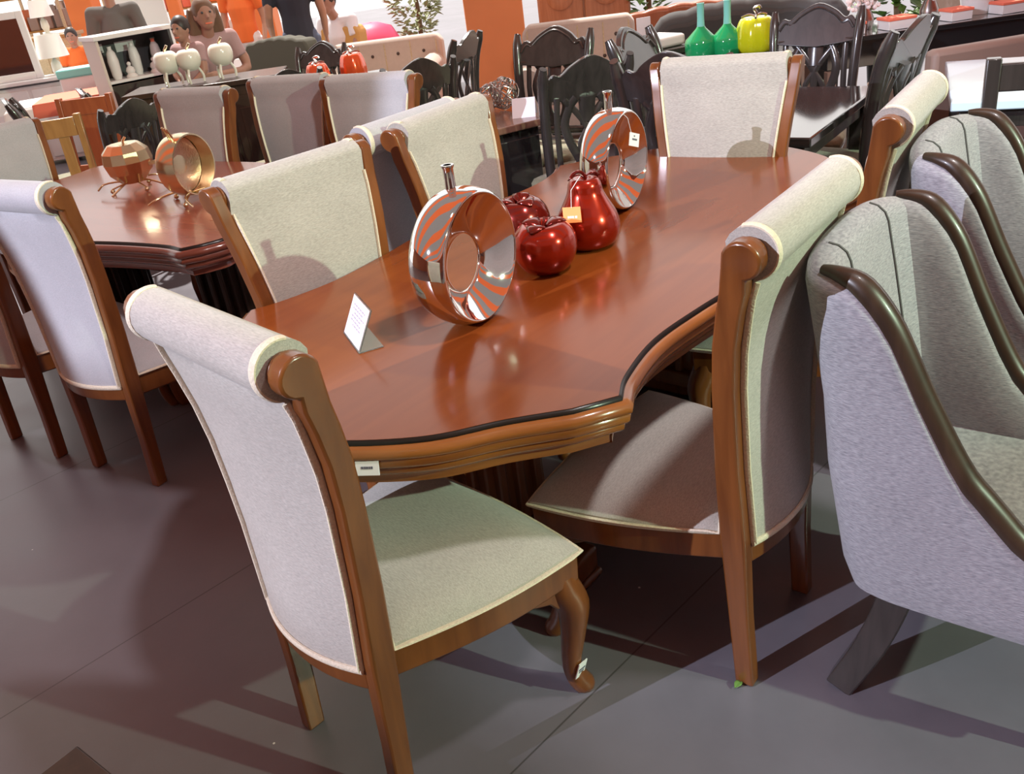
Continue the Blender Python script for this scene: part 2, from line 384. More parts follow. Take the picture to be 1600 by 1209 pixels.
def outline_plain(hw, hl, n=9):
    A = [Vector((-0.02, -hl + 0.035, 0)), Vector((0.5 * hw, -hl + 0.028, 0)), Vector((hw - 0.16, -hl + 0.005, 0)), Vector((hw - 0.075, -hl + 0.04, 0))]
    A = [Vector((p.x, -p.y, 0)) for p in A]; A[0].x = 0
    B = [Vector((hw - 0.02, hl - 0.085, 0)), Vector((hw - 0.035, hl - 0.2, 0)), Vector((hw - 0.02, hl * 0.55, 0)), Vector((hw + 0.02, hl * 0.25, 0)), Vector((hw + 0.03, 0, 0))]
    qa = cat([Vector((-A[1].x, A[1].y, 0))] + A, n)[n:]; qb = cat(B + [Vector((B[-2].x, -B[-2].y, 0))], n)[:-n]
    q = qa + qb
    return q[:-1] + [Vector((p.x, -p.y, 0)) for p in q[::-1]][:-1] + [Vector((-p.x, -p.y, 0)) for p in q][:-1] + [Vector((-p.x, p.y, 0)) for p in q[::-1]][:-1]
def make_table(name, label, loc, rz, hw, hl, top, edge, ped, group, shape=None):
    t = thing(name, label, 'table', loc, rz, group)
    o = (shape or outline)(hw, hl)
    def ring(d, z): return [Vector((p.x, p.y, z)) for p in offset(o, d)]
    MB().loft([ring(-0.004, 0.757), ring(-0.004, 0.780)]).build('table_top', top, t, angle=25)
    MB().loft([ring(0.004, 0.757), ring(0.004, 0.771), ring(0.0, 0.7785), ring(-0.004, 0.7795), ring(-0.0045, 0.757)], False, False).build('edge_line', 'inlay', t, angle=60)
    prof = [(-0.02, 0.768), (0.010, 0.7705), (0.018, 0.767), (0.024, 0.758), (0.024, 0.750), (0.017, 0.743), (0.013, 0.741), (0.016, 0.736), (0.017, 0.728), (0.012, 0.721),
            (0.003, 0.718), (0.000, 0.716), (0.003, 0.711), (0.003, 0.704), (-0.002, 0.698), (-0.012, 0.694), (-0.022, 0.690), (-0.026, 0.680), (-0.026, 0.664), (-0.05, 0.660)]
    MB().loft([ring(d, z) for d, z in prof]).build('moulded_edge', edge, t, angle=50)
    for s in (-1, 1):
        b = MB(); y = s * hl * 0.47
        b.box((0, y, 0.645), (0.42, 0.34, 0.035)); b.box((0, y, 0.36), (0.24, 0.24, 0.54)); b.box((0, y, 0.605), (0.30, 0.30, 0.05)); b.box((0, y, 0.13), (0.30, 0.30, 0.06))
        for k in (-1, 0, 1):
            for ax in (0, 1):
                for q in (-1, 1):
                    c = (k * 0.075, y + q * 0.125, 0.36) if ax == 0 else (q * 0.125, y + k * 0.075, 0.36)
                    b.box(c, (0.03, 0.03, 0.42))
        p = b.build('pedestal', ped, t, bevel=0.006)
        f = MB(); f.box((0, y, 0.06), (0.62, 0.16, 0.08))
        for q in (-1, 1): f.box((q * 0.27, y, 0.012), (0.1, 0.17, 0.024))
        f.build('pedestal_foot', ped, p, bevel=0.012)
    return t
T1 = (0.262, 2.514)
table = make_table('dining_table', 'long serpentine orange brown dining table with chrome rings and red fruits on top', (T1[0], T1[1], 0), -0.72, 0.607, 1.205, 'tablewood', 'moulding', 'chairwood', None)
T2 = (-1.52, 4.02)
table2 = make_table('dining_table', 'reddish serpentine dining table with gold apple ornaments on top', (T2[0], T2[1], 0), -0.62 - PI / 2, 0.55, 0.98, 'mahogany', 'mahmould', 'espresso', None, outline_plain)
# price sticker on the near moulded edge of the front table
def card_mesh(c, du, dv, nrm, th=0.0012):
    c = Vector(c); n = Vector(nrm).normalized()
    b = MB(); q = [c - du - dv, c + du - dv, c + du + dv, c - du + dv]
    return b.add([p - n * th for p in q] + [p + n * th for p in q], [(3, 2, 1, 0), (4, 5, 6, 7), (0, 1, 5, 4), (1, 2, 6, 5), (2, 3, 7, 6), (3, 0, 4, 7)])
def sticker(c, du, dv, parent, name='price_sticker', m='paper', ink='ink', bars=((0, .05, .5, .12),)):
    """a small label: bars = (u centre, v centre, u half, v half) printed lines"""
    c = Vector(c); du = Vector(du); dv = Vector(dv); n = du.cross(dv).normalized()
    s = card_mesh(c, du, dv, n).build(name, m, parent, smooth=False)
    b = MB()
    for u, v, a, h in bars:
        k = card_mesh(c + n * 0.0015 + du * u + dv * v, du * a, dv * h, n, 0.0006); b.add(k.v, k.f)
    b.build('printed_text', ink, s, smooth=False)
    return s
BARS = ((-.42, .1, .10, .17), (-.2, .1, .07, .17), (.0, .1, .09, .17), (.2, .1, .06, .17), (.4, .1, .09, .17))
def to_local(p, loc, rz):
    q = Vector(p) - Vector(loc); c, s = math.cos(-rz), math.sin(-rz)
    return Vector((c * q.x - s * q.y, s * q.x + c * q.y, q.z))
def edge_near(u, v, zz):
    return to_local(on(u, v, zz), (T1[0], T1[1], 0), -0.72)
_o = offset(outline(0.607, 1.205), 0.021)
_q = edge_near(574, 726, 0.728)
_i = min(range(len(_o)), key=lambda i: (Vector((_o[i].x, _o[i].y)) - Vector((_q.x, _q.y))).length)
_t = (_o[(_i + 1) % len(_o)] - _o[_i - 1]).normalized(); _n = Vector((-_t.y, _t.x, 0))
if _n.dot(_o[_i]) < 0: _n = -_n
_u = -_t if (-_t).cross(Vector((0, 0, 1))).dot(_n) > 0 else _t
sticker(Vector((_o[_i].x, _o[_i].y, 0.732)) + _n * 0.004, _u * 0.024, Vector((0, 0, 0.014)) - _n * 0.004, table, bars=BARS)

# ------------------------------------------------------------------ scroll back dining chairs
XP = [(0, 0.180), (0.41, 0.188), (0.75, 0.218), (1.09, 0.262), (1.2, 0.27)]          # where the posts stand at each height
YP = [(0, -0.022), (0.2, -0.010), (0.42, 0.0), (0.6, 0.004), (0.78, 0.002), (0.9, -0.008), (1.0, -0.026), (1.06, -0.045), (1.13, -0.055)]
DP = [(0, 0.044), (0.2, 0.047), (0.42, 0.058), (0.6, 0.052), (0.85, 0.046), (1.0, 0.048), (1.06, 0.052)]
SC = (-0.052, 1.083)
def make_chair(label, fab, group, name='dining_chair', woodm='chairwood', trimm='trim'):
    t = thing(name, label, 'chair', group=group)
    # posts: sawn in one piece from foot to scroll
    zs = [0.0, 0.1, 0.2, 0.3, 0.42, 0.5, 0.6, 0.7, 0.8, 0.9, 0.97, 1.02]
    R = 0.037
    front = [(lerp(YP, z) + lerp(DP, z) / 2, z) for z in zs]
    arc = [(SC[0] + R * math.cos(a), SC[1] + R * math.sin(a)) for a in [math.radians(x) for x in range(20, 261, 20)]]
    back = [(lerp(YP, z) - lerp(DP, z) / 2, z) for z in zs[::-1]]
    poly = front + arc + back
    for s in (-1, 1):
        MB().prism(poly, -0.019, 0.019, lambda y, z, h: (s * (lerp(XP, z) + h), y, z)).build('back_post', woodm, t, bevel=0.005, angle=30)
        MB().tube([(s * 0.242, *SC), (s * 0.232, *SC)], 0.032, 20).build('scroll_disc', woodm, t, bevel=0.003)
    # upholstered back: cushion face, rolled top, plain rear panel
    def hw(z): return lerp(XP, z) - 0.0195
    rows = []
    for z in [0.43, 0.5, 0.6, 0.7, 0.8, 0.88, 0.95, 1.0, 1.04]: rows.append((lerp(YP, z) + lerp(DP, z) / 2 - 0.004, z, 0.012, hw(z)))
    R2 = 0.050
    for a in range(20, 251, 20):
        ra = math.radians(a); rows.append((SC[0] + R2 * math.cos(ra), SC[1] + R2 * math.sin(ra), 0.0, 0.232))
    rows.append((-0.060, 1.030, 0.0, hw(1.03)))
    for z in [1.0, 0.95, 0.88, 0.8, 0.7, 0.6, 0.5, 0.44, 0.405]:
        rows.append((lerp(YP, z) - lerp(DP, z) / 2 - 0.003, z, -0.010 - 0.03 * max(0, (0.8 - z) / 0.4) ** 1.5, hw(z) + 0.008))
    nx = 13
    def bk(i, j):
        y, z, bul, w = rows[j]; u = -1 + 2 * i / (nx - 1)
        return (u * w, y + bul * (1 - u * u), z)
    b = MB().grid(bk, nx, len(rows), False, True)
    n = len(rows)
    b.f.append([j for j in range(n)][::-1]); b.f.append([(nx - 1) * n + j for j in range(n)])
    br = b.build('backrest', fab, t, angle=60)
    # braid round the rear panel and down the cushion edges
    rear = rows[-10:]; f0 = rows[:9]
    tb = MB()
    for s in (-1, 1):
        tb.tube([(s * (w - 0.004), y - 0.002, z) for y, z, bl, w in rear], 0.0085, 8, sq=(1.0, 0.6))
        tb.tube([(s * (w - 0.003), y + 0.003, z) for y, z, bl, w in f0], 0.007, 8, sq=(1.0, 0.7))
        tb.tube([(s * 0.224, SC[0] + 0.0495 * math.cos(math.radians(a)), SC[1] + 0.0495 * math.sin(math.radians(a))) for a in range(70, 261, 10)], 0.005, 8, sq=(1.9, 0.8))
    y, z, bul, w = rear[-1]
    tb.tube([(-w + 2 * w * k / 16, y + bul * (1 - (2 * k / 16 - 1) ** 2) - 0.002, z) for k in range(17)], 0.0085, 8, sq=(0.6, 1.0))
    tb.build('braid', trimm, br)
    # bowed rail under the rear panel
    def rail(i, j):
        u = -1 + 2 * i / 12; c = [(0.0, 0.412), (-0.030, 0.412), (-0.030, 0.352), (0.0, 0.352)][j]
        return (u * 0.178, c[0] - 0.038 * (1 - u * u), c[1])
    b = MB().grid(rail, 13, 4, False, True); b.f.append([3, 2, 1, 0]); b.f.append([48, 49, 50, 51])
    b.build('back_rail', woodm, t, bevel=0.004)
    # seat
    def sw(v): return 0.192 + (0.296 - 0.192) * v + 0.022 * math.sin(PI * min(1, v * 0.98))
    def seat_pt(u, v, ins=0.0):
        return ((sw(v) - ins) * u, 0.022 + (0.445 - ins) * v + 0.022 * (1 - u * u) * v)
    NU, NV = 15, 15
    def top(i, j):
        u = -1 + 2 * i / (NU - 1); v = j / (NV - 1); x, y = seat_pt(u, v)
        e = (1 - abs(u) ** 5) * (1 - abs(2 * v - 1) ** 6)
        return (x, y, 0.436 + 0.048 * e)
    loop = [(-1 + 2 * k / 14, 0) for k in range(14)] + [(1, k / 14) for k in range(14)] + [(1 - 2 * k / 14, 1) for k in range(14)] + [(-1, 1 - k / 14) for k in range(14)]
    b = MB().grid(top, NU, NV)
    def lr(z, ins): return [(*seat_pt(u, v, ins), z) for u, v in loop]
    b.loft([lr(0.436, 0), lr(0.420, 0.0)], False, True)
    st = b.build('seat_cushion', fab, t, angle=55)
    front_loop = [(1, 0.02 + 0.98 * k / 16) for k in range(17)] + [(1 - 2 * k / 14, 1) for k in range(1, 14)] + [(-1, 1 - 0.98 * k / 16) for k in range(17)]
    pts = [Vector((*seat_pt(u, v, -0.002), 0.426)) for u, v in front_loop]
    pts = [Vector((0.192, 0.03, 0.475))] + pts + [Vector((-0.192, 0.03, 0.475))]
    MB().tube(pts, 0.0085, 8, sq=(0.6, 1.1)).build('braid', trimm, st)
    MB().loft([lr(0.345, 0.02), lr(0.352, 0.004), lr(0.421, 0.002)]).build('seat_frame', woodm, t, bevel=0.003, angle=50)
    for s in (-1, 1):
        P = cat([(s * 0.245, 0.425, 0.42), (s * 0.258, 0.438, 0.34), (s * 0.272, 0.455, 0.28), (s * 0.268, 0.452, 0.20), (s * 0.257, 0.444, 0.10), (s * 0.258, 0.455, 0.045), (s * 0.262, 0.470, 0.012), (s * 0.262, 0.472, 0.0)], 4)
        rr = [lerp([(0, .024), (.012, .028), (.045, .026), (.1, .023), (.2, .030), (.28, .039), (.34, .042), (.42, .034)], max(0, p.z)) for p in P]
        b = MB().tube(P, rr, 12, sq=(1, 1))
        l = b.build('front_leg', woodm, t, angle=65)
        MB().prism([(0, 0), (0.085, 0), (0.06, -0.014), (0.03, -0.028), (0.01, -0.055), (0, -0.06)], -0.014, 0.014, lambda a, z, h: (s * (0.262 - 0.35 * a * 0) + h, 0.415 - a, 0.350 + z)).build('knee_bracket', woodm, l, bevel=0.004)
    return t
G1, G2 = 'scroll back chairs round the front table', 'grey scroll back chairs round the reddish table'
chA = make_chair('cream scroll back chair nearest us, rear turned to us, sticker on its front leg', 'cream', G1)
chA.location = (-0.4546, 1.4258, 0); chA.rotation_euler = (0, 0, -0.8475)
dup(chA, (0.5522, 1.6418, 0), 0.876, 'cream scroll back chair on right side of front table, touching the foreground wing chair', G1)
dup(chA, (0.9096, 3.2933, 0), 2.5687, 'cream scroll back chair at the far end of the front table, facing us', G1)
dup(chA, (-0.5137, 2.5436, 0), -2.368, 'cream scroll back chair on left side of front table, behind the acrylic sign', G1)
dup(chA, (-0.0734, 3.0594, 0), -2.2016, 'cream scroll back chair on left side of front table, behind the red fruits', G1)
dup(chA, (1.1146, 2.3685, 0), 0.9346, 'cream scroll back chair on right side of front table, touching the second wing chair', G1)
# sticker on the near chair's right cabriole leg (only this chair has it)
sticker((0.281, 0.449, 0.085), Vector((-0.003, 0.017, -0.005)), Vector((0.003, 0.006, 0.020)), chA, bars=((0, .1, .75, .12), (0, -.25, .6, .08)))
chG = make_chair('pale grey scroll back chair seen from behind at left, beside the near cream chair', 'lav', G2)
chG.location = (-1.468, 2.907, 0); chG.rotation_euler = (0, 0, -0.61)
dup(chG, (-1.958, 3.245, 0), -0.67, 'pale grey scroll back chair cut off by left edge of the photo, mostly legs visible', G2)
dup(chG, (-1.417, 4.68, 0), 2.55, 'pale grey scroll back chair facing us behind the gold ring ornament', G2)
dup(chG, (-0.917, 4.63, 0), 2.56, 'pale grey scroll back chair facing us, middle one beyond the reddish table', G2)
dup(chG, (-0.485, 4.255, 0), 2.58, 'pale grey scroll back chair facing us, rightmost of the three beyond the reddish table', G2)
dup(chG, (-0.27, 3.13, 0), 0.88, 'grey scroll back chair turned away, wedged behind two cream chairs', G2)
dup(chG, (-2.39, 4.63, 0), -2.2, 'grey green scroll back chair at left end of the reddish table, by the slatted chairs', G2, 0.963)
# ------------------------------------------------------------------ grey wing chairs
def make_wing(label, group):
    t = thing('wing_chair', label, 'chair', group=group)
    HB = 0.995
    half = [(-0.292, 0.58), (-0.292, 0.46), (-0.292, 0.34), (-0.292, 0.24), (-0.29, 0.17), (-0.284, 0.10), (-0.258, 0.042), (-0.18, 0.012), (-0.09, 0.002), (0, 0)]
    plan = cat([(x, y, 0) for x, y in half] + [(-x, y, 0) for x, y in half[-2::-1]], 4)
    H = [(0.0, HB), (0.09, HB), (0.13, 0.985), (0.162, 0.95), (0.19, 0.89), (0.225, 0.77), (0.278, 0.62), (0.375, 0.485), (0.46, 0.43), (0.60, 0.39)]
    def top(p):
        arch = 0.022 * max(0, 1 - (abs(p.x) / 0.28) ** 2)
        return lerp(H, p.y) + arch
    def place(p, z, ins):      # recline and draw in towards the seat
        k = (z - 0.28) / 0.75
        sx = 0.88 + 0.12 * min(1, max(0, k))
        return Vector((p.x * sx, p.y - 0.125 * k + 0.02, z))
    N = len(plan); rows = []
    for i, p in enumerate(plan):
        a = plan[min(i + 1, N - 1)] - plan[max(i - 1, 0)]
        nin = Vector((a.y, -a.x, 0)).normalized()
        if nin.dot(Vector((0, 0.35, 0)) - p) < 0: nin = -nin
        h = top(p); th = 0.075
        sec = []
        for z in [0.27, 0.33, 0.42, 0.55, 0.7, 0.85]:
            zz = min(0.27 + (h - 0.04 - 0.27) * (z - 0.27) / 0.66, h - 0.04); sec.append((zz, -0.012 if 0.3 < z < 0.6 else 0.0))
        for k in range(0, 181, 30):
            ra = math.radians(180 - k); sec.append((h - 0.035 + 0.035 * math.sin(ra), th / 2 + th / 2 * math.cos(ra)))
        for f in [0.85, 0.6, 0.35, 0.12]:
            sec.append((0.36 + (h - 0.04 - 0.36) * f, th + 0.012 * math.sin(PI * f)))
        sec.append((0.34, th))
        rows.append([place(p + nin * ins, z, ins) for z, ins in sec])
    b = MB().grid(lambda i, j: rows[i][j], N, len(rows[0]), False, True)
    b.f.append(list(range(len(rows[0])))[::-1]); b.f.append([(N - 1) * len(rows[0]) + k for k in range(len(rows[0]))])
    sh = b.build('upholstered_shell', 'greyfab', t, angle=75)
    # dark wood capping on the sloping wing edges
    for s in (-1, 1):
        pts = []
        for p in plan:
            if p.x * s > 0 and p.y > 0.062:
                h = top(p); q = place(Vector((p.x - s * 0.034, p.y, 0)), h + 0.004, 0); pts.append(q)
        pts.sort(key=lambda q: -q.z)
        f = pts[-1]; pts += [f + Vector((0, 0.03, -0.03)), f + Vector((0, 0.035, -0.12)), f + Vector((0, 0.02, -0.2))]
        pts = cat(pts, 2)
        n = len(pts); rr = [0.011 + 0.017 * min(1, i / (n * 0.18)) for i in range(n)]
        MB().tube(pts, rr, 10, sq=(1.0, 0.85)).build('wing_capping', 'espresso', t, angle=60)
        MB().tube(cat([(s * 0.22, 0.50, 0.30), (s * 0.225, 0.505, 0.15), (s * 0.228, 0.51, 0.0)], 4), [0.026 - 0.001 * k for k in range(9)], 8).build('leg', 'black', t)
        P = cat([(s * 0.195, 0.16, 0.40), (s * 0.208, 0.145, 0.26), (s * 0.232, 0.11, 0.13), (s * 0.262, 0.055, 0.0)], 4)
        MB().tube(P, [0.048 - 0.0008 * k for k in range(len(P))], 4, sq=(1.1, 1.1)).build('leg', 'black', t, bevel=0.004, angle=30)
    # piping seams on the inner back
    ns = len(rows[0]); sm = MB()
    for x in (-0.135, 0.135):
        i = min(range(N), key=lambda i: abs(plan[i].x - x) + (0 if plan[i].y < 0.2 else 9))
        sm.tube([rows[i][k] + Vector((0, 0.0015, 0)) for k in range(ns - 1, 8, -1)], 0.003, 6)
    idx = [i for i in range(N) if plan[i].y < 0.05]
    sm.tube([rows[i][ns - 3] + Vector((-plan[i].x * 0.01, 0.0015, 0)) for i in idx], 0.003, 6)
    sm.build('piping', 'darkchair', sh)
    def sc(z, ins, yf=0.62):
        return [Vector((x * (1 - ins * 3), y, z)) for x, y in [(-0.215, 0.12), (0.215, 0.12), (0.238, 0.3), (0.245, 0.5), (0.235, yf - ins), (0.12, yf + 0.012 - ins), (0, yf + 0.016 - ins), (-0.12, yf + 0.012 - ins), (-0.235, yf - ins), (-0.245, 0.5), (-0.238, 0.3)]]
    MB().loft([sc(0.29, 0.01), sc(0.31, 0), sc(0.43, 0), sc(0.455, 0.012), sc(0.468, 0.04)]).build('seat_cushion', 'greyfab', t, angle=60)
    return t
GW = 'grey wing chairs with dark wood edges'
w1 = make_wing('grey tweed wing chair in right foreground with dark wood capping', GW)
w1.location = (0.784, 1.679, 0); w1.rotation_euler = (0, 0, -2.265)
dup(w1, (1.287, 2.316, 0), -2.265, 'grey tweed wing chair standing behind the foreground wing chair at right edge', GW)

# ------------------------------------------------------------------ things on the front table
TZ = 0.7802
RING = [(-0.068, 0.150), (-0.055, 0.158), (-0.02, 0.166), (0.02, 0.168), (0.058, 0.163), (0.072, 0.158), (0.075, 0.153), (0.070, 0.149), (0.05, 0.128), (0.028, 0.100), (0.008, 0.078), (-0.006, 0.070), (-0.020, 0.076), (-0.04, 0.105), (-0.06, 0.138)]
def ring_vase(label, loc, ang, scale=1.0):
    t = thing('ring_vase', label, 'vase', loc, ang, 'chrome ring vases on the front table', scale)
    mx = Matrix.Translation((0, 0, 0.1675)) @ Matrix(((0, 0, 1, 0), (1, 0, 0, 0), (0, 1, 0, 0), (0, 0, 0, 1)))
    pr = cat([(r, a * 0.72, 0) for a, r in RING], 3, True)
    n = 64; vs = []; N = len(pr)
    b = MB()
    def fn(i, j):
        th = 2 * PI * i / n; r, a = pr[j].x, pr[j].y
        # the hole sits off centre and the belly swells like an apple
        k = max(0, min(1, (0.16 - r) / 0.09)); wob = 1 + 0.025 * math.cos(2 * th) - 0.02 * math.cos(3 * th) * 0
        return mx @ Vector((r * wob * math.cos(th), r * math.sin(th) - 0.018 * k, a))
    b.grid(fn, n, N, True, True).build('ring_body', 'chrome', t, angle=70)
    sb = MB().lathe([(0.0135, 0.0), (0.0125, 0.02), (0.0125, 0.046), (0.0155, 0.052), (0.0155, 0.056), (0.010, 0.056), (0.010, 0.012), (0.0, 0.012)], 20, Matrix.Translation((-0.006, 0, 0.333)))
    sb.build('stem_neck', 'chrome', t, angle=50)
    return t
p = on(740, 500, TZ); rv1 = ring_vase('chrome apple shaped ring vase standing nearest on the front table', (p.x, p.y + 0.01, TZ), -0.60)
p = on(965, 327, TZ); rv2 = ring_vase('chrome apple shaped ring vase behind the red pear, with white price tag', (p.x, p.y + 0.01, TZ), -0.60, 0.96)
sticker((0.063, 0.035, 0.225), Vector((0, 0.036, -0.012)), Vector((0, 0.007, 0.020)), rv2, 'price_tag', bars=((0, .05, .5, .13), (-.1, .55, .12, .1)))
MB().tube([(0.062, 0.02, 0.245), (0.056, 0.01, 0.30), (0.035, 0.0, 0.328)], 0.0008, 5).build('tag_string', 'paper', rv2)

def apple(label, loc, d, h, m, leafm, group, rz=0.0, name='ceramic_apple', catg='ornament'):
    t = thing(name, label, catg, loc, rz, group); r = d / 2
    prof = cat([(0, .05, 0), (.35, .0, 0), (.62, .03, 0), (.90, .26, 0), (1.0, .52, 0), (.93, .78, 0), (.68, .97, 0), (.42, .985, 0), (.2, .90, 0), (.06, .82, 0), (0, .81, 0)], 4)
    MB().lathe([(max(0, q.x) * r, max(0, q.y) * h) for q in prof], 40, mod=lambda th, z: 1 + 0.025 * math.cos(5 * th) * min(1, z / h)).build('body', m, t, angle=80)
    MB().tube([(0, 0, h * .80), (0.004, 0, h * .95), (0.012, 0.004, h * 1.10)], [0.006, 0.005, 0.007], 8).build('stem', leafm, t)
    for k, a in enumerate((0.3, 2.3, 4.2)):
        L_ = r * 0.72
        def lf(i, j, a=a):
            s = i / 8; w = 0.42 * L_ * math.sin(PI * min(1, s * 0.96 + 0.02)) ** 0.8; u = -1 + j / 2
            rr = 0.008 + s * L_; z = h * .93 + 0.12 * h * math.sin(PI * s * 0.9) - 0.004 * u * u
            return (rr * math.cos(a) - u * w * math.sin(a), rr * math.sin(a) + u * w * math.cos(a), z)
        o = MB().grid(lf, 9, 5).build('leaf', leafm, t)
        o.modifiers.new('thickness', 'SOLIDIFY').thickness = 0.003
    return t
p = on(858, 432, TZ); apple('dark red glazed ceramic apple in front of its twin, beside the red pear', (p.x, p.y + 0.05, TZ), 0.180, 0.138, 'red', 'darkred', 'red ceramic apples on the front table')
p = on(822, 400, TZ); apple('dark red glazed ceramic apple half hidden by the nearest chrome ring vase', (p.x, p.y + 0.06, TZ), 0.175, 0.155, 'darkred', 'darkred', 'red ceramic apples on the front table', 1.0)
p = on(926, 393, TZ)
pear = thing('ceramic_pear', 'red glazed ceramic pear with orange price tag on the front table', 'ornament', (p.x, p.y + 0.06, TZ))
pr = cat([(0, .0, 0), (.5, .0, 0), (.85, .07, 0), (1.0, .26, 0), (.93, .45, 0), (.72, .63, 0), (.56, .78, 0), (.50, .90, 0), (.38, .97, 0), (.16, .965, 0), (0, .93, 0)], 4)
MB().lathe([(max(0, q.x) * 0.094, max(0, q.y) * 0.207) for q in pr], 40).build('body', 'red', pear, angle=80)
MB().tube(cat([(0, 0, .188), (0.004, -0.004, .207), (-0.012, -0.01, .223), (-0.03, -0.012, .220), (-0.04, -0.015, .210)], 4), 0.005, 8).build('stem', 'darkred', pear)
for a in (0.2, 3.4):
    def lf(i, j):
        s = i / 8; w = 0.012 * math.sin(PI * s); u = -1 + j / 2; rr = s * 0.05
        return (rr * math.cos(a) - u * w * math.sin(a), rr * math.sin(a) + u * w * math.cos(a), .203 + 0.014 * math.sin(PI * s))
    MB().grid(lf, 9, 5).build('leaf', 'darkred', pear).modifiers.new('thickness', 'SOLIDIFY').thickness = 0.003
_s = sticker((-0.052, -0.088, 0.125), Vector((0.024, -0.010, 0.001)), Vector((0.001, 0.012, 0.019)), pear, 'price_tag', 'orangetag', 'paper', bars=((-.4, -.3, .1, .14), (-.15, -.3, .1, .14), (.1, -.3, .1, .14), (.45, -.3, .12, .14)))
MB().tube([(-0.052, -0.083, 0.144), (-0.045, -0.052, 0.185), (-0.01, -0.01, 0.212)], 0.0008, 5).build('tag_string', 'paper', pear)

# clear acrylic price stand
p0, p1, p2 = on(537, 521, TZ), on(561, 553, TZ), on(598, 544, TZ)
_u = (p1 - p0); _d = (p2 - p1); _d = (_d - _u * (_d.dot(_u) / _u.length_squared)).normalized()
st = thing('price_stand', 'clear acrylic price stand with white sheet near the front of the table', 'sign', (p0.x, p0.y, TZ))
def slab(a, e1, e2, th, nrm):
    n = Vector(nrm).normalized() * th; q = [a, a + e1, a + e1 + e2, a + e2]
    return MB().add(q + [k + n for k in q], [(3, 2, 1, 0), (4, 5, 6, 7), (0, 1, 5, 4), (1, 2, 6, 5), (2, 3, 7, 6), (3, 0, 4, 7)])
O = Vector((0, 0, 0.0)); up = Vector((0, 0, 0.098)) + _d * 0.050
nb = _u.cross(up); nb = nb if nb.dot(_d) > 0 else -nb
b = slab(O, _u, _d * 0.062, 0.003, (0, 0, 1)); k = slab(O + Vector((0, 0, 0.001)), _u, up, 0.003, nb); b.add(k.v, k.f)
b.build('acrylic_bracket', 'acrylic', st, smooth=False)
nf = -nb.normalized()
pa = slab(O + nf * 0.0008 + up * 0.06 + _u * 0.03, _u * 0.94, up * 0.92, 0.0008, nf).build('price_sheet', 'paper', st, smooth=False)
tx = MB(); rnd = random.Random(3)
for r_, (x0, x1) in enumerate([(.18, .8), (.18, .7), (.3, .82), (.2, .6), (.2, .75), (.35, .8)]):
    x = x0
    while x < x1:
        w = rnd.uniform(.05, .12); k = slab(O + nf * 0.0018 + up * (0.80 - r_ * 0.085) + _u * x, _u * w, up * 0.03, 0.0004, nf); tx.add(k.v, k.f); x += w + .035
tx.build('printed_text', 'greyink', pa, smooth=False)

# leaf and low wooden bench in the foreground
def small_leaf(i, j):
    s = i / 8; w = 0.009 * math.sin(PI * s); u = -1 + j / 2
    return (s * 0.03, u * w, 0.003 + 0.004 * math.sin(PI * s) + 0.003 * u * u)
o = MB().grid(small_leaf, 9, 5).build('fallen_leaf', 'leaf'); o.modifiers.new('thickness', 'SOLIDIFY').thickness = 0.001
p = on(1148, 1078, 0); o.location = (p.x, p.y, 0.001); o.rotation_euler = (0, 0, 0.7); tag(o, 'small green leaf lying on the floor below the right chair', 'leaf')
c0 = on(120, 1163, 0.45)
bn = thing('wooden_bench', 'dark brown wooden bench corner at the bottom left edge', 'bench', (c0.x, c0.y, 0), 0.87)
MB().box((-0.19, -0.32, 0.435), (0.38, 0.64, 0.03)).build('top', 'espresso', bn, bevel=0.004)
MB().box((-0.19, -0.32, 0.38), (0.34, 0.60, 0.08)).build('apron', 'espresso', bn, bevel=0.003)
for x in (-0.035, -0.345):
    for y in (-0.035, -0.605): MB().box((x, y, 0.21), (0.04, 0.04, 0.42)).build('leg', 'espresso', bn, bevel=0.003)

# ------------------------------------------------------------------ gold ornaments on the reddish table
def twig_base(t, m, w):
    b = MB(); rn = random.Random(int(w * 1000))
    for k in range(5):
        a = k * 1.26 + 0.3; P = [(0, 0, 0.035)]
        for s in (0.35, 0.7, 1.0): P.append((s * w * math.cos(a + rn.uniform(-.25, .25)), s * w * math.sin(a + rn.uniform(-.25, .25)), 0.035 + 0.02 * math.sin(s * 3) - 0.012 * s))
        b.tube(cat(P, 3), 0.0045, 6)
    for k in range(3):
        a = k * 2.1 + 0.9; x, y = 0.55 * w * math.cos(a), 0.55 * w * math.sin(a)
        b.tube([(x * .3, y * .3, 0.04), (x, y, 0.02)], 0.004, 6); b.ball((x, y, 0.011), 0.011, 10)
    b.build('twig_base', m, t, angle=80)
p = on(214, 296, TZ)
ga = thing('gold_apple_ornament', 'gold faceted apple ornament on a twig base, left one on the reddish table', 'ornament', (p.x, p.y, TZ), 0.4, 'gold ornaments on the reddish table')
twig_base(ga, 'gold', 0.19)
b = MB(); b.lathe([(0, .0), (.055, .004), (.098, .05), (.112, .10), (.104, .145), (.07, .178), (.03, .172), (0, .16)], 11, Matrix.Translation((0, 0, .035)))
b.build('cut_body', 'gold', ga, smooth=False)
MB().tube([(0, 0, .195), (.006, 0, .225), (.02, 0, .24)], .006, 8).build('stem', 'gold', ga)
MB().box((0.085, -0.085, 0.115), (0.055, 0.006, 0.016), Matrix.Rotation(0.3, 4, 'Z')).build('gold_label', 'gold', ga)
p = on(306, 312, TZ)
gb = thing('gold_ring_ornament', 'gold ring ornament with hammered dish and twig base, right one on the reddish table', 'ornament', (p.x, p.y, TZ), -0.45, 'gold ornaments on the reddish table')
twig_base(gb, 'gold', 0.22)
mx = Matrix.Translation((0, 0, 0.152)) @ Matrix(((0, 0, 1, 0), (1, 0, 0, 0), (0, 1, 0, 0), (0, 0, 0, 1)))
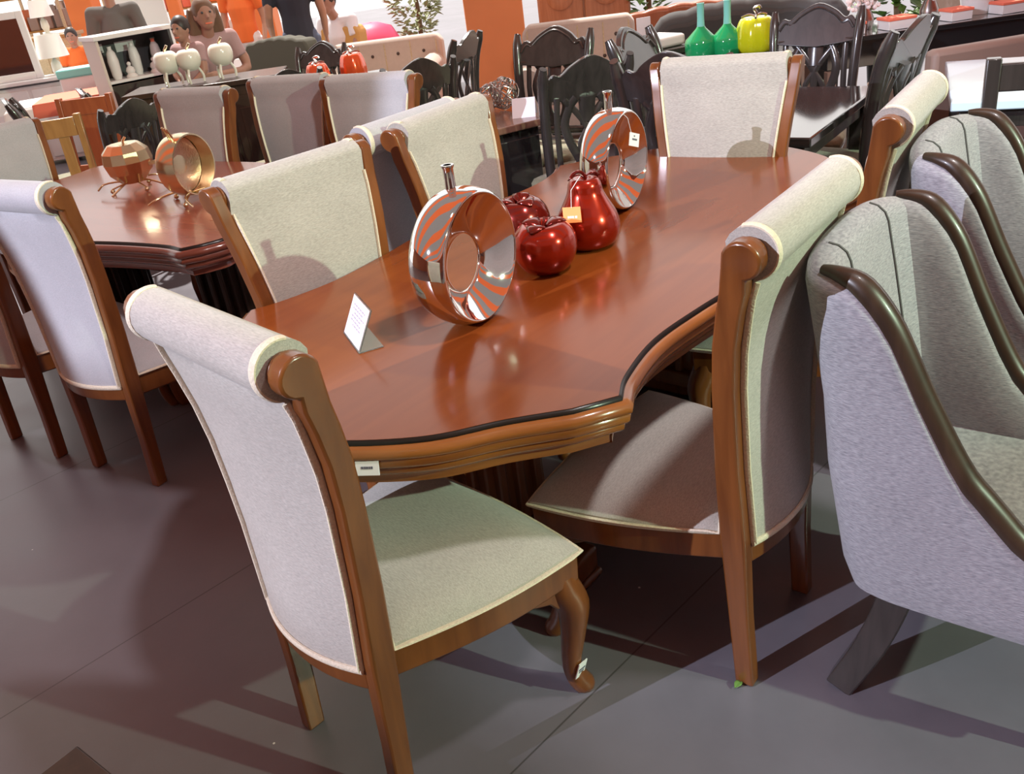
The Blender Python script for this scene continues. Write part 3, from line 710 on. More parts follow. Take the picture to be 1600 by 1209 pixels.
b = MB().lathe([(.122, -.045), (.128, -.02), (.130, .02), (.125, .05), (.119, .05), (.121, .02), (.116, -.03)], 48, mx)
b.build('ring_band', 'gold', gb)
b = MB().lathe([(0, -.034), (.06, -.028), (.115, -.02), (.115, -.024), (.06, -.034), (0, -.04)], 40, mx, mod=lambda th, z: 1 + .01 * math.sin(9 * th))
b.build('hammered_dish', mat('hammered gold', (0.62, 0.46, 0.36), 0.35, 1.0, bump=1.0, nscale=120), gb)
for k in range(3): MB().tube([(0.03 * (k - 1), -0.02 - .02 * k, .275), (0.03 * (k - 1), -.04 - .02 * k, .315)], .005, 8).build('stem', 'gold', gb)

# ------------------------------------------------------------------ the left stage lamp, unseen, with a flap added to cut its beam
_L = Vector((-5.6, -1.2, 3.9)); _az = math.radians(30)
sl = thing('stage_lamp', 'black stage lamp out of view, with a flap added to cut its beam', 'lamp', (_L.x, _L.y, _L.z), _az - PI / 2)
MB().tube([(0, -0.30, 0), (0, -0.10, 0), (0, -0.02, 0)], [0.09, 0.11, 0.12], 20).build('housing', 'charcoal', sl, angle=40)
MB().box((0, 0.50, -0.315 - 0.2), (0.8, 0.006, 0.40)).build('added_beam_flap', 'charcoal', sl)
MB().tube([(-0.15, -0.02, -0.10), (-0.3, 0.50, -0.40)], 0.008, 6).tube([(0.15, -0.02, -0.10), (0.3, 0.50, -0.40)], 0.008, 6).build('flap_arms', 'charcoal', sl)
MB().tube([(0, -0.2, 0.1), (0, -0.2, 0.62)], 0.015, 8).build('hanger', 'charcoal', sl)
# ------------------------------------------------------------------ dark carved dining chairs
def make_carved(label, wd='black', seatm='olive', group=None, H=1.08, name='carved_dining_chair'):
    t = thing(name, label, 'chair', group=group)
    k = H / 1.08
    for s in (-1, 1):
        P = cat([(s * 0.175, -0.03, 0), (s * 0.185, 0.0, 0.25), (s * 0.195, 0.01, 0.46), (s * 0.205, 0.0, 0.7 * k), (s * 0.215, -0.03, 0.9 * k), (s * 0.222, -0.075, 1.03 * k), (s * 0.222, -0.085, 1.055 * k)], 4)
        MB().tube(P, [lerp([(0, .022), (.46, .028), (.9, .030), (1.0, .032), (1.05, .020)], p.z / k) for p in P], 10, sq=(1.0, 0.85)).build('back_post', wd, t, angle=60)
        P = cat([(s * 0.205, 0.40, 0.42), (s * 0.22, 0.415, 0.32), (s * 0.212, 0.41, 0.16), (s * 0.215, 0.425, 0.0)], 4)
        MB().tube(P, [lerp([(0, .024), (.1, .019), (.32, .033), (.42, .03)], p.z) for p in P], 8).build('front_leg', wd, t, angle=60)
    topc = cat([(-0.205, 0.985, 0), (-0.175, 1.02, 0), (-0.14, 1.012, 0), (-0.09, 1.05, 0), (0, 1.085, 0), (0.09, 1.05, 0), (0.14, 1.012, 0), (0.175, 1.02, 0), (0.205, 0.985, 0)], 4)
    poly = [(p.x, p.y * k) for p in topc] + [(0.205, 0.90 * k), (0.1, 0.885 * k), (0, 0.875 * k), (-0.1, 0.885 * k), (-0.205, 0.90 * k)]
    fy = lambda x, z, h: (x, -0.02 - 0.35 * max(0, z / k - 0.87) - 0.02 * (1 - (x / .2) ** 2) + h, z)
    cr = MB().prism(poly, -0.014, 0.014, fy).build('crest_rail', wd, t, bevel=0.004, angle=30)
    b = MB(); b.tube([fy(p.x * 0.93, (p.y - 0.022) * k, 0.016) for p in topc], 0.007, 6); b.tube([fy(x / 10 * 0.19, 0.912 * k, 0.016) for x in range(-10, 11)], 0.006, 6)
    b.build('carved_bead', wd, cr)
    b = MB(); fs = lambda x, z, h=0.0: Vector((x, -0.012 - 0.3 * max(0, z / k - 0.8) - 0.02 * (1 - (x / .2) ** 2) + h, z))
    for s in (-1, 1):
        b.tube(cat([fs(s * x, z * k) for x, z in [(.03, .53), (.055, .60), (.10, .70), (.115, .78), (.09, .86), (.06, .90)]], 4), 0.017, 6, sq=(0.7, 1.3))
        b.tube(cat([fs(s * x, z * k) for x, z in [(.12, .90), (.05, .82), (.0, .74), (.0, .66)]], 4), 0.013, 6, sq=(0.7, 1.3))
        b.tube(cat([fs(s * x, z * k) for x, z in [(.0, .56), (.035, .62), (.045, .68), (.0, .75)]], 4), 0.011, 6, sq=(0.7, 1.3))
        b.tube([fs(s * 0.155, z * k) for z in (.52, .65, .78, .91)], 0.012, 6, sq=(0.7, 1.3))
    b.tube([fs(0, z * k) for z in (.50, .55, .60)], 0.04, 6, sq=(0.4, 1.2)); b.tube([fs(0, z * k) for z in (.78, .84, .90)], 0.034, 6, sq=(0.4, 1.2))
    b.tube([(x / 8 * 0.19, -0.005, 0.535 * k) for x in range(-8, 9)], 0.022, 6, sq=(0.6, 1.0))
    b.build('pierced_splat', wd, t, angle=60)
    def r(z, i): return [Vector((x * (1 - i), y * (1 - i) + 0.2 * i, z)) for x, y in [(-.19, -.01), (.19, -.01), (.225, .2), (.235, .43), (.12, .45), (-.12, .45), (-.235, .43), (-.225, .2)]]
    MB().loft([r(.36, .03), r(.37, 0), r(.44, 0)]).build('seat_frame', wd, t, bevel=0.004, angle=30)
    MB().loft([r(.44, .03), r(.465, .02), r(.485, .10), r(.492, .3)]).build('seat_cushion', seatm, t, angle=70)
    return t
GB = 'dark carved dining chairs'
c0 = make_carved('black carved chair facing us at the far end of the black glossy table', group=GB)
c0.location = (1.845, 4.86, 0); c0.rotation_euler = (0, 0, 2.58)
def cc(x, y, r, label, s=1.0): return dup(c0, (x, y, 0), r, label, GB, s)
cc(1.80, 3.84, 0.78, 'dark carved chair seen edge on at right side of the black glossy table', 1.03)
cc(0.83, 3.61, -0.60, 'dark carved chair close behind the cream chair at the table end, arched crest', 1.06)
cc(0.91, 4.66, -2.2, 'dark carved chair left of the black glossy table, tall arched crest', 1.04)
ck = cc(0.53, 4.33, 0.3, 'black carved chair with pierced splat and white sticker, beside the brown topped cabinet')
sticker((-0.197, -0.052, 0.93), Vector((0.016, 0, 0)), Vector((0, -0.006, 0.018)), ck, bars=())
cc(0.48, 5.30, 2.63, 'dark carved chair in front of the orange pillar, facing us', 1.03)
p = at(645, 100, 5.3); cc(p.x, 5.35, 0.42, 'dark carved chair with wavy crest behind the rightmost pale grey chair', 0.98)
p = at(715, 75, 6.2); cc(p.x, 6.25, 1.15, 'dark carved chair seen sideways just left of the orange pillar', 1.0)
p = at(452, 92, 6.1); cc(p.x, 5.75, 0.45, 'dark carved chair with straight crest left of the red pots', 0.98)
p = at(490, 70, 7.3); cc(p.x, 7.35, 2.7, 'dark carved chair standing behind the red orange pots', 0.97)
p = at(18, 112, 6.4); cc(p.x, 6.4, -1.2, 'dark carved chair cut by the left edge above the grey green chair', 0.98)
p = at(182, 150, 5.7); cc(p.x, 5.75, 0.95, 'black carved chair beside the red brown slatted chair', 0.94)
p = at(192, 130, 6.7); cc(p.x - 0.22, 6.72, -1.1, 'dark chair seen sideways against the dark sideboard below the display case', 0.95)

# plain black ladder chair at right edge with the glass table behind
lc = thing('ladder_back_chair', 'plain black ladder back chair at the right edge behind the wing chairs', 'chair', (2.10, 3.20, 0), -0.42)
for s in (-1, 1):
    MB().box((s * 0.2, -0.02, 0.5), (0.05, 0.045, 1.0)).build('back_post', 'black', lc, bevel=0.004)
    MB().box((s * 0.2, 0.4, 0.22), (0.045, 0.045, 0.44)).build('front_leg', 'black', lc, bevel=0.004)
MB().box((0, -0.02, 0.93), (0.36, 0.03, 0.10)).build('top_rail', 'black', lc, bevel=0.006)
MB().box((0, -0.02, 0.56), (0.36, 0.03, 0.07)).build('lower_rail', 'black', lc, bevel=0.006)
MB().box((0, 0.2, 0.45), (0.44, 0.44, 0.05)).build('seat', 'blackseat', lc, bevel=0.012)

# ------------------------------------------------------------------ plain tables and cabinets
def simple_table(name, label, x, y, rz, sx, sy, h, topm, legm, th=0.04, catg='table', apron=0.08):
    t = thing(name, label, catg, (x, y, 0), rz)
    MB().box((0, 0, h - th / 2), (sx, sy, th)).build('table_top', topm, t, bevel=0.006)
    MB().box((0, 0, h - th - apron / 2), (sx - 0.1, sy - 0.1, apron)).build('apron', legm, t, bevel=0.003)
    for a in (-1, 1):
        for b in (-1, 1): MB().box((a * (sx / 2 - 0.07), b * (sy / 2 - 0.07), (h - th) / 2), (0.07, 0.07, h - th), taper=0.75).build('leg', legm, t, bevel=0.004)
    return t
M['gloss'] = mat('black gloss lacquer', (0.018, 0.015, 0.015), 0.06, coat=1.0)
M['brownTop'] = wood('brown table top', (0.13, 0.06, 0.04), (0.19, 0.09, 0.06), 0.25, 0.4)
simple_table('black_table', 'glossy black dining table behind the cream chair at the table end', 1.27, 4.0, -0.665, 0.8, 1.0, 0.78, 'gloss', 'black')
gt = simple_table('glass_table', 'table with glass top in reflected sky colour seen through the ladder back chair', 2.62, 3.95, -0.45, 0.9, 1.0, 0.76, 'skyreflect', 'black')
simple_table('dark_table', 'dark table holding the green vases and yellow pumpkin', 1.50, 5.72, -0.25, 1.0, 0.6, 0.80, 'black', 'black')
simple_table('dark_table', 'dark table holding the two red orange pots', -0.98, 6.55, 0.25, 0.9, 0.6, 0.84, 'black', 'black')
# brown topped black cabinet behind the fruit
cb = thing('low_cabinet', 'black gloss cabinet with brown top behind the red apples', 'cabinet', (-0.10, 4.77, 0), 0.46)
MB().box((0, 0, 0.40), (0.55, 0.78, 0.68)).build('body', 'gloss', cb, bevel=0.005)
MB().box((0, 0, 0.76), (0.6, 0.84, 0.035)).build('top', 'brownTop', cb, bevel=0.006)
for s in (-1, 1):
    d = MB().box((s * 0.135, -0.395, 0.40), (0.26, 0.018, 0.60)).build('door', 'gloss', cb, bevel=0.003)
    MB().box((s * 0.03, -0.408, 0.45), (0.012, 0.012, 0.09)).build('handle', 'silver', d, bevel=0.003)
MB().box((0, 0.02, 0.03), (0.5, 0.7, 0.06)).build('plinth', 'black', cb)
# wire ball ornament, card
def wire_ball(label, c, r, m, n, group):
    o = MB(); rn = random.Random(int(r * 999 + n))
    for k in range(n):
        ax = Vector((rn.uniform(-1, 1), rn.uniform(-1, 1), rn.uniform(-1, 1))).normalized(); a = ax.orthogonal().normalized(); b = ax.cross(a); rr = r * rn.uniform(.75, 1)
        o.tube([Vector(c) + a * rr * math.cos(2 * PI * i / 16) + b * rr * math.sin(2 * PI * i / 16) for i in range(16)], r * 0.035, 5, True)
    return tag(o.build('wire_ball', m), label, 'ornament', group)
p = on(768, 172, 0.78); wire_ball('silver wire ball ornament on the brown topped cabinet, half behind the cream chair', (p.x, p.y, 0.778 + 0.075), 0.075, 'silver', 14, 'wire balls on the cabinet')
p = on(795, 168, 0.78); wire_ball('silver wire ball ornament on the brown topped cabinet, beside the white card', (p.x - .02, p.y - 0.03, 0.778 + 0.085), 0.085, 'silver', 16, 'wire balls on the cabinet')
p = on(826, 178, 0.78)
cd = thing('price_card', 'white folded price card on the brown topped cabinet', 'sign', (p.x - 0.02, p.y - 0.02, 0.7775), -0.2)
MB().add([(-.06, -.05, 0), (.06, -.05, 0), (.06, 0, .09), (-.06, 0, .09), (-.06, .05, 0), (.06, .05, 0), (-.06, -.047, 0), (.06, -.047, 0), (.06, 0, .086), (-.06, 0, .086), (-.06, .047, 0), (.06, .047, 0)],
         [(0, 1, 2, 3), (3, 2, 5, 4), (7, 6, 9, 8), (8, 9, 10, 11), (0, 6, 7, 1), (4, 5, 11, 10), (0, 3, 9, 6), (3, 4, 10, 9), (1, 7, 8, 2), (2, 8, 11, 5)]).build('card', 'paper', cd, smooth=False)

# ------------------------------------------------------------------ green vases, yellow pumpkin, red pots
def green_vase(label, x, y):
    t = thing('bottle_vase', label, 'vase', (x, y, 0.80), group='green bottle vases')
    MB().lathe([(0, 0), (.085, 0), (.098, .02), (.10, .085), (.092, .105), (.03, .165), (.024, .175), (0, .175)], 28).build('body', 'greenglass', t, angle=50)
    MB().lathe([(.024, .170), (.021, .22), (.022, .30), (.024, .305), (.018, .305), (.017, .18)], 20).build('neck', 'aquaglass', t, angle=50)
    return t
p = at(1096, 80, 5.62); green_vase('green glass bottle vase with pale aqua neck, left one of the pair', p.x, 5.62)
p = at(1134, 80, 5.55); green_vase('green glass bottle vase with pale aqua neck, beside the yellow pumpkin', p.x + 0.02, 5.58)
def ribbed_pot(name, label, catg, x, y, z, r, h, m, stemm, group=None, ribs=9):
    t = thing(name, label, catg, (x, y, z), group=group)
    pr = cat([(0, 0, 0), (.7, 0, 0), (.93, .1, 0), (1.0, .35, 0), (.93, .65, 0), (.78, .9, 0), (.6, .98, 0), (.3, .97, 0), (0, .93, 0)], 3)
    MB().lathe([(max(0, q.x) * r, max(0, q.y) * h) for q in pr], 54, mod=lambda th, zz: 1 + 0.045 * abs(math.cos(ribs * th / 2)) - 0.02).build('body', m, t, angle=80)
    b = MB(); b.tube(cat([(0, 0, h * .93), (.006, 0, h * 1.08), (-.01, .0, h * 1.22), (.02, 0, h * 1.27), (.03, 0, h * 1.2)], 3), .008, 8)
    for a in (0.4, 2.6, 4.4): b.tube(cat([(0, 0, h), (r * .35 * math.cos(a), r * .35 * math.sin(a), h * 1.06), (r * .7 * math.cos(a), r * .7 * math.sin(a), h * 1.0)], 3), .006, 6)
    b.build('stem', stemm, t)
    return t
p = at(1177, 80, 5.5); ribbed_pot('pumpkin_vase', 'yellow green ribbed pumpkin ornament right of the green vases', 'ornament', p.x + 0.02, 5.52, 0.80, 0.12, 0.20, 'yellowgl', 'silver')
p = at(496, 115, 6.4); ribbed_pot('ceramic_pot', 'red orange ribbed ceramic pot, left one of the pair', 'ornament', p.x, 6.42, 0.84, 0.085, 0.155, 'orangecer', 'silver', 'red orange pots')
p = at(551, 112, 6.5); ribbed_pot('ceramic_pot', 'red orange ribbed ceramic pot, right one beside the beige sofa', 'ornament', p.x, 6.58, 0.84, 0.095, 0.175, 'orangecer', 'silver', 'red orange pots')

# ------------------------------------------------------------------ slatted chairs
def slat_chair(label, x, y, rz, m, seat, n, w):
    t = thing('slatted_chair', label, 'chair', (x, y, 0), rz)
    for s in (-1, 1):
        MB().prism([(-0.02, 0), (0.02, 0), (0.025, 0.45), (-0.045, 1.0), (-0.085, 1.0), (-0.02, 0.45)], -0.02, 0.02, lambda a, z, h: (s * 0.19 + h, a, z)).build('back_post', m, t, bevel=0.004, angle=30)
        MB().box((s * 0.19, 0.38, 0.22), (0.04, 0.04, 0.44)).build('front_leg', m, t, bevel=0.004)
    f = lambda x_, z, h: (x_, -0.0 - 0.118 * max(0, z - 0.45) + h, z)
    MB().prism([(-.17, .88), (.17, .88), (.17, .985), (-.17, .985)], -.014, .014, f).build('top_rail', m, t, bevel=0.004)
    MB().prism([(-.17, .50), (.17, .50), (.17, .55), (-.17, .55)], -.012, .012, f).build('lower_rail', m, t, bevel=0.004)
    for k in range(n):
        xc = (k - (n - 1) / 2) * (0.34 / n)
        MB().prism([(xc - w / 2, .545), (xc + w / 2, .545), (xc + w / 2, .885), (xc - w / 2, .885)], -.007, .007, f).build('slat', m, t, bevel=0.002)
    MB().box((0, 0.19, 0.44), (0.42, 0.44, 0.05)).build('seat', seat, t, bevel=0.014)
    MB().box((0, 0.19, 0.39), (0.38, 0.38, 0.05)).build('seat_frame', m, t, bevel=0.004)
    return t
slat_chair('honey brown slatted chair beside the grey green upholstered chair', -2.50, 5.40, -2.95, 'honey', 'lav', 2, 0.06)
slat_chair('red brown slatted chair with one wide middle slat, left of the black chair', -2.64, 6.35, 2.95, 'redwood', 'lav', 1, 0.16)

# ------------------------------------------------------------------ dark sideboard with white apples
sb = thing('sideboard', 'long dark brown sideboard carrying the white apples', 'sideboard', (-1.83, 6.62, 0), 0.05)
MB().box((0, 0, 0.50), (1.0, 0.42, 0.86)).build('body', 'espresso', sb, bevel=0.006)
MB().box((0, 0, 0.945), (1.08, 0.48, 0.035)).build('top', 'espresso', sb, bevel=0.006)
for s in (-1, 0, 1):
    d = MB().box((s * 0.32, -0.215, 0.50), (0.30, 0.016, 0.72)).build('door', 'espresso', sb, bevel=0.004)
    MB().box((s * 0.32, -0.226, 0.50), (0.20, 0.008, 0.56)).build('panel', 'espresso', d, bevel=0.004)
MB().box((0, 0, 0.035), (0.94, 0.38, 0.07)).build('plinth', 'black', sb)
SBZ = 0.9625
def white_apple(label, u, v, Y, r):
    q = at(u, v, Y); t = thing('ivory_apple', label, 'ornament', (q.x, Y, SBZ), group='ivory apples on the sideboard')
    dz = 0.085
    prof = cat([(0, .06, 0), (.45, .0, 0), (.85, .22, 0), (1, .52, 0), (.9, .82, 0), (.6, .97, 0), (.3, .93, 0), (.05, .84, 0), (0, .84, 0)], 3)
    MB().lathe([(max(0, a.x) * r, dz + max(0, a.y) * 1.75 * r) for a in prof], 28).build('body', 'ceramic', t, angle=80)
    b = MB()
    for k in range(3):
        a = k * 2.09 + 0.4; b.tube(cat([(r * .5 * math.cos(a), r * .5 * math.sin(a), dz + .03), (r * .85 * math.cos(a), r * .85 * math.sin(a), dz * .6), (r * .8 * math.cos(a), r * .8 * math.sin(a), 0.006)], 4), .009, 8)
    b.build('stand', 'ceramic', t)
    MB().tube([(0, 0, dz + 1.45 * r), (.006, 0, dz + 1.8 * r), (.03, 0, dz + 2.15 * r)], .009, 8).build('stem', 'gold', t)
    return t
white_apple('ivory ceramic apple on a stand, left one, against the display case', 264, 110, 6.55, 0.085)
white_apple('ivory ceramic apple on a stand, middle one, in front of the child', 300, 112, 6.55, 0.082)
white_apple('ivory ceramic apple on a stand, right one, in front of the woman', 350, 105, 6.6, 0.085)
# ------------------------------------------------------------------ display case
A = at(148, 66, 7.8)
dcase = thing('display_case', 'ivory display case with charcoal interior and white vases', 'display case', (A.x, A.y, 0), 0.6435)
MB().box((0.012, 0.18, 0.63), (0.024, 0.36, 1.26)).build('side_panel', 'whiteside', dcase, bevel=0.003)
MB().box((0.62, 0.18, 0.63), (0.024, 0.36, 1.26)).build('side_panel', 'charcoal', dcase, bevel=0.003)
MB().box((0.316, 0.18, 1.275), (0.66, 0.40, 0.035)).build('top', 'white', dcase, bevel=0.004)
MB().box((0.316, 0.35, 0.63), (0.59, 0.016, 1.24)).build('back_panel', 'charcoal', dcase)
MB().box((0.316, 0.17, 0.925), (0.584, 0.33, 0.022)).build('shelf', 'white', dcase, bevel=0.002)
MB().box((0.316, 0.17, 0.05), (0.584, 0.33, 0.10)).build('plinth', 'charcoal', dcase)
MB().box((0.316, 0.02, 0.50), (0.584, 0.02, 0.80)).build('door', 'espresso', dcase, bevel=0.004)
for x, z, w, h in ((0.12, 1.18, 0.05, 0.07), (0.33, 1.17, 0.16, 0.08)): MB().box((x, 0.338, z), (w, 0.004, h)).build('price_card', 'paper', dcase)
def cpos(x, y): c, s = math.cos(0.6435), math.sin(0.6435); return (A.x + c * x - s * y, A.y + s * x + c * y, 0.9365)
def tall_vase(label, x, y, m1, m2, h=0.26):
    t = thing('tall_vase', label, 'vase', cpos(x, y), group='vases in the display case')
    MB().lathe([(0, 0), (.03, 0), (.04, .03), (.045, h * .55), (.035, h * .8), (.018, h * .9), (0, h * .9)], 18).build('body', m1, t, angle=70)
    MB().lathe([(.018, h * .88), (.016, h * .97), (.02, h), (.014, h)], 14).build('neck', m2, t)
tall_vase('tall white vase in the display case, leftmost', 0.13, 0.12, 'white', 'white')
tall_vase('tall white vase in the display case, middle one behind a figurine', 0.34, 0.2, 'white', 'white')
tall_vase('tall pale vase with red neck in the display case', 0.53, 0.2, 'white', 'coral')
def figurine(label, x, y):
    t = thing('figurine', label, 'figurine', cpos(x, y), group='figurines in the display case')
    MB().lathe([(0, 0), (.045, 0), (.048, .012), (.03, .03), (.04, .05), (.03, .075), (.012, .088), (0, .09)], 14).build('body', 'white', t, angle=70)
    MB().ball((0, 0, .105), .018, 12).build('head', 'white', t)
figurine('small white figurine in the display case, left one', 0.24, 0.09); figurine('small white figurine in the display case, right one', 0.45, 0.09)

# ------------------------------------------------------------------ sofas
def sofa(name, label, x, y, rz, L_, m, H=0.92, scallop=0.0, tuft=0, arm=0.2, legm='black', topm=None):
    t = thing(name, label, 'sofa', (x, y, 0), rz)
    MB().box((0, 0.4, 0.23), (L_, 0.8, 0.26)).build('base', m, t, bevel=0.03)
    n = 41; poly = []
    for i in range(n):
        u = -1 + 2 * i / (n - 1); z = H + scallop * (math.cos(u * PI / 2) + 0.22 * abs(math.sin(u * PI * 3))) - (scallop * 0.3)
        poly.append((u * L_ / 2, z - 0.06 * max(0, abs(u) - 0.9) / 0.1))
    MB().prism(poly + [(L_ / 2, 0.2), (-L_ / 2, 0.2)], -0.02, 0.16, lambda a, z, h: (a, h - 0.12 * (z - 0.3), z)).build('backrest', m, t, bevel=0.035, angle=35)
    if topm: MB().tube([(a, 0.07 - 0.12 * (z - 0.3), z) for a, z in poly], 0.075, 10).build('top_roll', topm, t)
    for s in (-1, 1): MB().tube([(s * (L_ / 2 - arm / 2), 0.0, 0.58), (s * (L_ / 2 - arm / 2), 0.4, 0.57), (s * (L_ / 2 - arm / 2), 0.8, 0.55)], arm / 2, 14).box((s * (L_ / 2 - arm / 2), 0.42, 0.35), (arm * 0.9, 0.78, 0.42)).build('arm', m, t, angle=50)
    k = 2 if L_ > 1.1 else 1; w = (L_ - 2 * arm) / k
    for i in range(k): MB().box(((i - (k - 1) / 2) * w, 0.46, 0.42), (w - 0.01, 0.66, 0.14)).build('seat_cushion', m, t, bevel=0.04)
    if tuft:
        b = MB()
        for r_ in range(2):
            for i in range(tuft): b.ball(((i + 0.5 + 0.5 * (r_ % 2) - tuft / 2) * L_ * 0.9 / tuft, 0.158 - 0.12 * (H - 0.45 - r_ * .16), H - 0.14 - r_ * 0.16), 0.016, 10)
        b.build('buttons', 'espresso', t)
        b = MB()
        for i in range(tuft + 1): b.tube([((i - tuft / 2) * L_ * 0.9 / tuft, 0.16 - 0.12 * (z - 0.3), z) for z in (H - 0.04, H - 0.2, H - 0.4)], 0.006, 6)
        b.build('tuft_seams', 'rattan', t)
    for a in (-1, 1):
        for b_ in (0.08, 0.72): MB().box((a * (L_ / 2 - 0.08), b_, 0.05), (0.06, 0.06, 0.1)).build('leg', legm, t)
    return t
p = at(600, 60, 9.0); sofa('tufted_sofa', 'beige channel tufted sofa behind the red orange pots', p.x - 0.02, 9.35, 3.0, 1.15, 'beige', 0.84, 0.0, 4)
p = at(900, 28, 7.7); sofa('tufted_sofa', 'beige button tufted sofa right of the orange pillar', p.x + 0.04, 7.95, 2.95, 0.95, 'beige', 0.90, 0.0, 4)
p = at(1140, 20, 6.7); sofa('curved_sofa', 'charcoal sofa with scalloped top seen from behind the green vases', p.x + 0.1, 6.6, -0.30, 1.25, 'greysofa', 0.88, 0.07, 0, topm='darkchair')
p = at(1050, 25, 8.3); sofa('leather_sofa', 'brown leather sofa beyond the charcoal scalloped sofa', p.x + 0.25, 8.6, -0.2, 1.3, 'redwood', 0.80, 0.06)
# carved wardrobe
p = at(918, 10, 9.7)
wd = thing('carved_wardrobe', 'tall carved light brown wardrobe behind the beige tufted sofa', 'wardrobe', (p.x, 10.0, 0), -0.12)
MB().box((0, 0, 1.0), (0.95, 0.5, 1.96)).build('body', 'carved', wd, bevel=0.02)
for s in (-1, 1):
    d = MB().box((s * 0.235, -0.26, 1.05), (0.45, 0.03, 1.7)).build('door', 'carved', wd, bevel=0.01)
    MB().lathe([(.13, 0), (.14, .012), (.10, .02), (.06, .014), (0, .014)], 24, Matrix.Translation((s * 0.235, -0.275, 0.98)) @ Matrix.Rotation(PI / 2, 4, 'X')).build('carved_rosette', 'carved', d)
MB().box((0, 0, 2.0), (1.05, 0.58, 0.06)).build('cornice', 'carved', wd, bevel=0.015)
# white bolster and pillows
def pillow(label, x, y, z, rz, sx, sy, sz, m, tilt=0.0, grp=None):
    def f(i, j):
        u = -1 + 2 * i / 12; v = -1 + 2 * j / 12
        return (sx / 2 * u * (1 - .06 * v * v), 0, sy / 2 * v * (1 - .06 * u * u))
    b = MB()
    for s in (-1, 1): b.grid(lambda i, j: Vector(f(i, j)) + Vector((0, s * sz / 2 * ((1 - (-1 + i / 6) ** 2) * (1 - (-1 + j / 6) ** 2)) ** 0.5, 0)), 13, 13)
    o = b.build('throw_pillow', m, angle=80); o.location = (x, y, z); o.rotation_euler = (tilt, 0, rz)
    return tag(o, label, 'pillow', grp)
p = at(1024, 55, 5.9)
st_ = simple_table('side_table', 'small dark side table under the folded white cloth', p.x, 6.0, 0.3, 0.42, 0.36, 0.84, 'black', 'black')
o = MB().box((0, 0, 0.035), (0.34, 0.26, 0.07)).build('folded_cloth', 'whitecloth', bevel=0.02); o.location = (p.x, 6.0, 0.841); o.rotation_euler = (0, 0, 0.5); tag(o, 'folded white cloth on the small dark side table', 'cloth')
def easel_card(label, u, v, Y, w, h, z0, grp=None, lines=True):
    q = at(u, v, Y); t = thing('price_card', label, 'sign', (q.x, Y, z0), 0.15, grp)
    MB().box((0, 0, h / 2), (w, 0.006, h)).build('card', 'paper', t); MB().box((0, 0.03, 0.004), (w * .8, 0.07, 0.008)).build('foot', 'acrylic', t)
p = at(1010, 50, 6.3)
simple_table('pedestal_table', 'narrow dark stand holding a white price card near the folded cloth', p.x, 6.45, 0.1, 0.3, 0.3, 0.86, 'black', 'black')
easel_card('white price card standing left of the folded white cloth', 1006, 48, 6.42, 0.10, 0.13, 0.861)
# ------------------------------------------------------------------ plants
def bush(name, label, x, y, z0, h, r, m, potm, n=260, leaf=0.09, seed=1):
    t = thing(name, label, 'plant', (x, y, 0))
    if potm: MB().lathe([(0, 0), (.13, 0), (.17, z0 * .9), (.18, z0), (.15, z0), (.14, z0 - .04), (0, z0 - .04)], 20).build('pot', potm, t, angle=50)
    rn = random.Random(seed)
    b = MB(); b.tube(cat([(0, 0, z0 * .8), (.03, 0, z0 + h * .3), (-.02, .02, z0 + h * .7)], 4), [.035 - .002 * k for k in range(9)], 8); b.build('trunk', 'trunk', t)
    b = MB()
    for k in range(n):
        a = rn.uniform(0, 2 * PI); zz = rn.uniform(0, 1); rr = r * math.sin(PI * min(1, .15 + .8 * zz)) * rn.uniform(.2, 1) ** .5
        c = Vector((rr * math.cos(a), rr * math.sin(a), z0 + .1 * h + zz * h)); d = Vector((math.cos(a), math.sin(a), rn.uniform(-.6, .7))).normalized(); s = d.cross(Vector((rn.uniform(-.3, .3), rn.uniform(-.3, .3), 1))).normalized()
        L_ = leaf * rn.uniform(.6, 1.3); up_ = s.cross(d)
        b.add([c, c + d * L_ * .5 + s * L_ * .25 + up_ * .01, c + d * L_, c + d * L_ * .5 - s * L_ * .25 + up_ * .01, c + d * L_ * .5 - up_ * .008], [(0, 1, 4), (1, 2, 4), (2, 3, 4), (3, 0, 4), (0, 3, 2, 1)])
    b.build('foliage', m, t, smooth=False)
p = at(655, 50, 12.0); bush('potted_tree', 'bushy potted tree in the bright daylight left of the orange pillar', p.x, 12.0, 0.42, 1.7, 0.36, 'leafpale', 'orange', 900, 0.12, 4)
p = at(1008, 10, 9.3); bush('potted_plant', 'green potted plant right of the carved wardrobe', p.x + 0.12, 9.85, 0.62, 0.6, 0.22, 'leaf', 'charcoal', 160, 0.16, 6)
# ------------------------------------------------------------------ right hand background
M['taupe'] = mat('taupe panel', (0.30, 0.21, 0.17), 0.5)
M['blackglass'] = mat('black glass', (0.01, 0.012, 0.013), 0.05, coat=1.0)
q0 = at(1460, 58, 5.75)
tv = thing('console_table', 'black glass topped console with white pot and twig bunches, upper right', 'console', (q0.x + 0.12, 5.95, 0), 0.0)
MB().box((0, 0, 0.76), (1.75, 0.5, 0.03)).build('glass_top', 'blackglass', tv, bevel=0.004)
MB().box((0, 0.02, 0.66), (1.6, 0.42, 0.16)).build('drawer_case', 'blackglass', tv, bevel=0.004)
MB().box((0, 0.02, 0.30), (1.5, 0.40, 0.02)).build('lower_shelf', 'taupe', tv)
for s in (-1, 1):
    for b_ in (-1, 1): MB().box((s * 0.78, b_ * 0.2, 0.29), (0.06, 0.06, 0.58)).build('leg', 'taupe', tv, bevel=0.003)
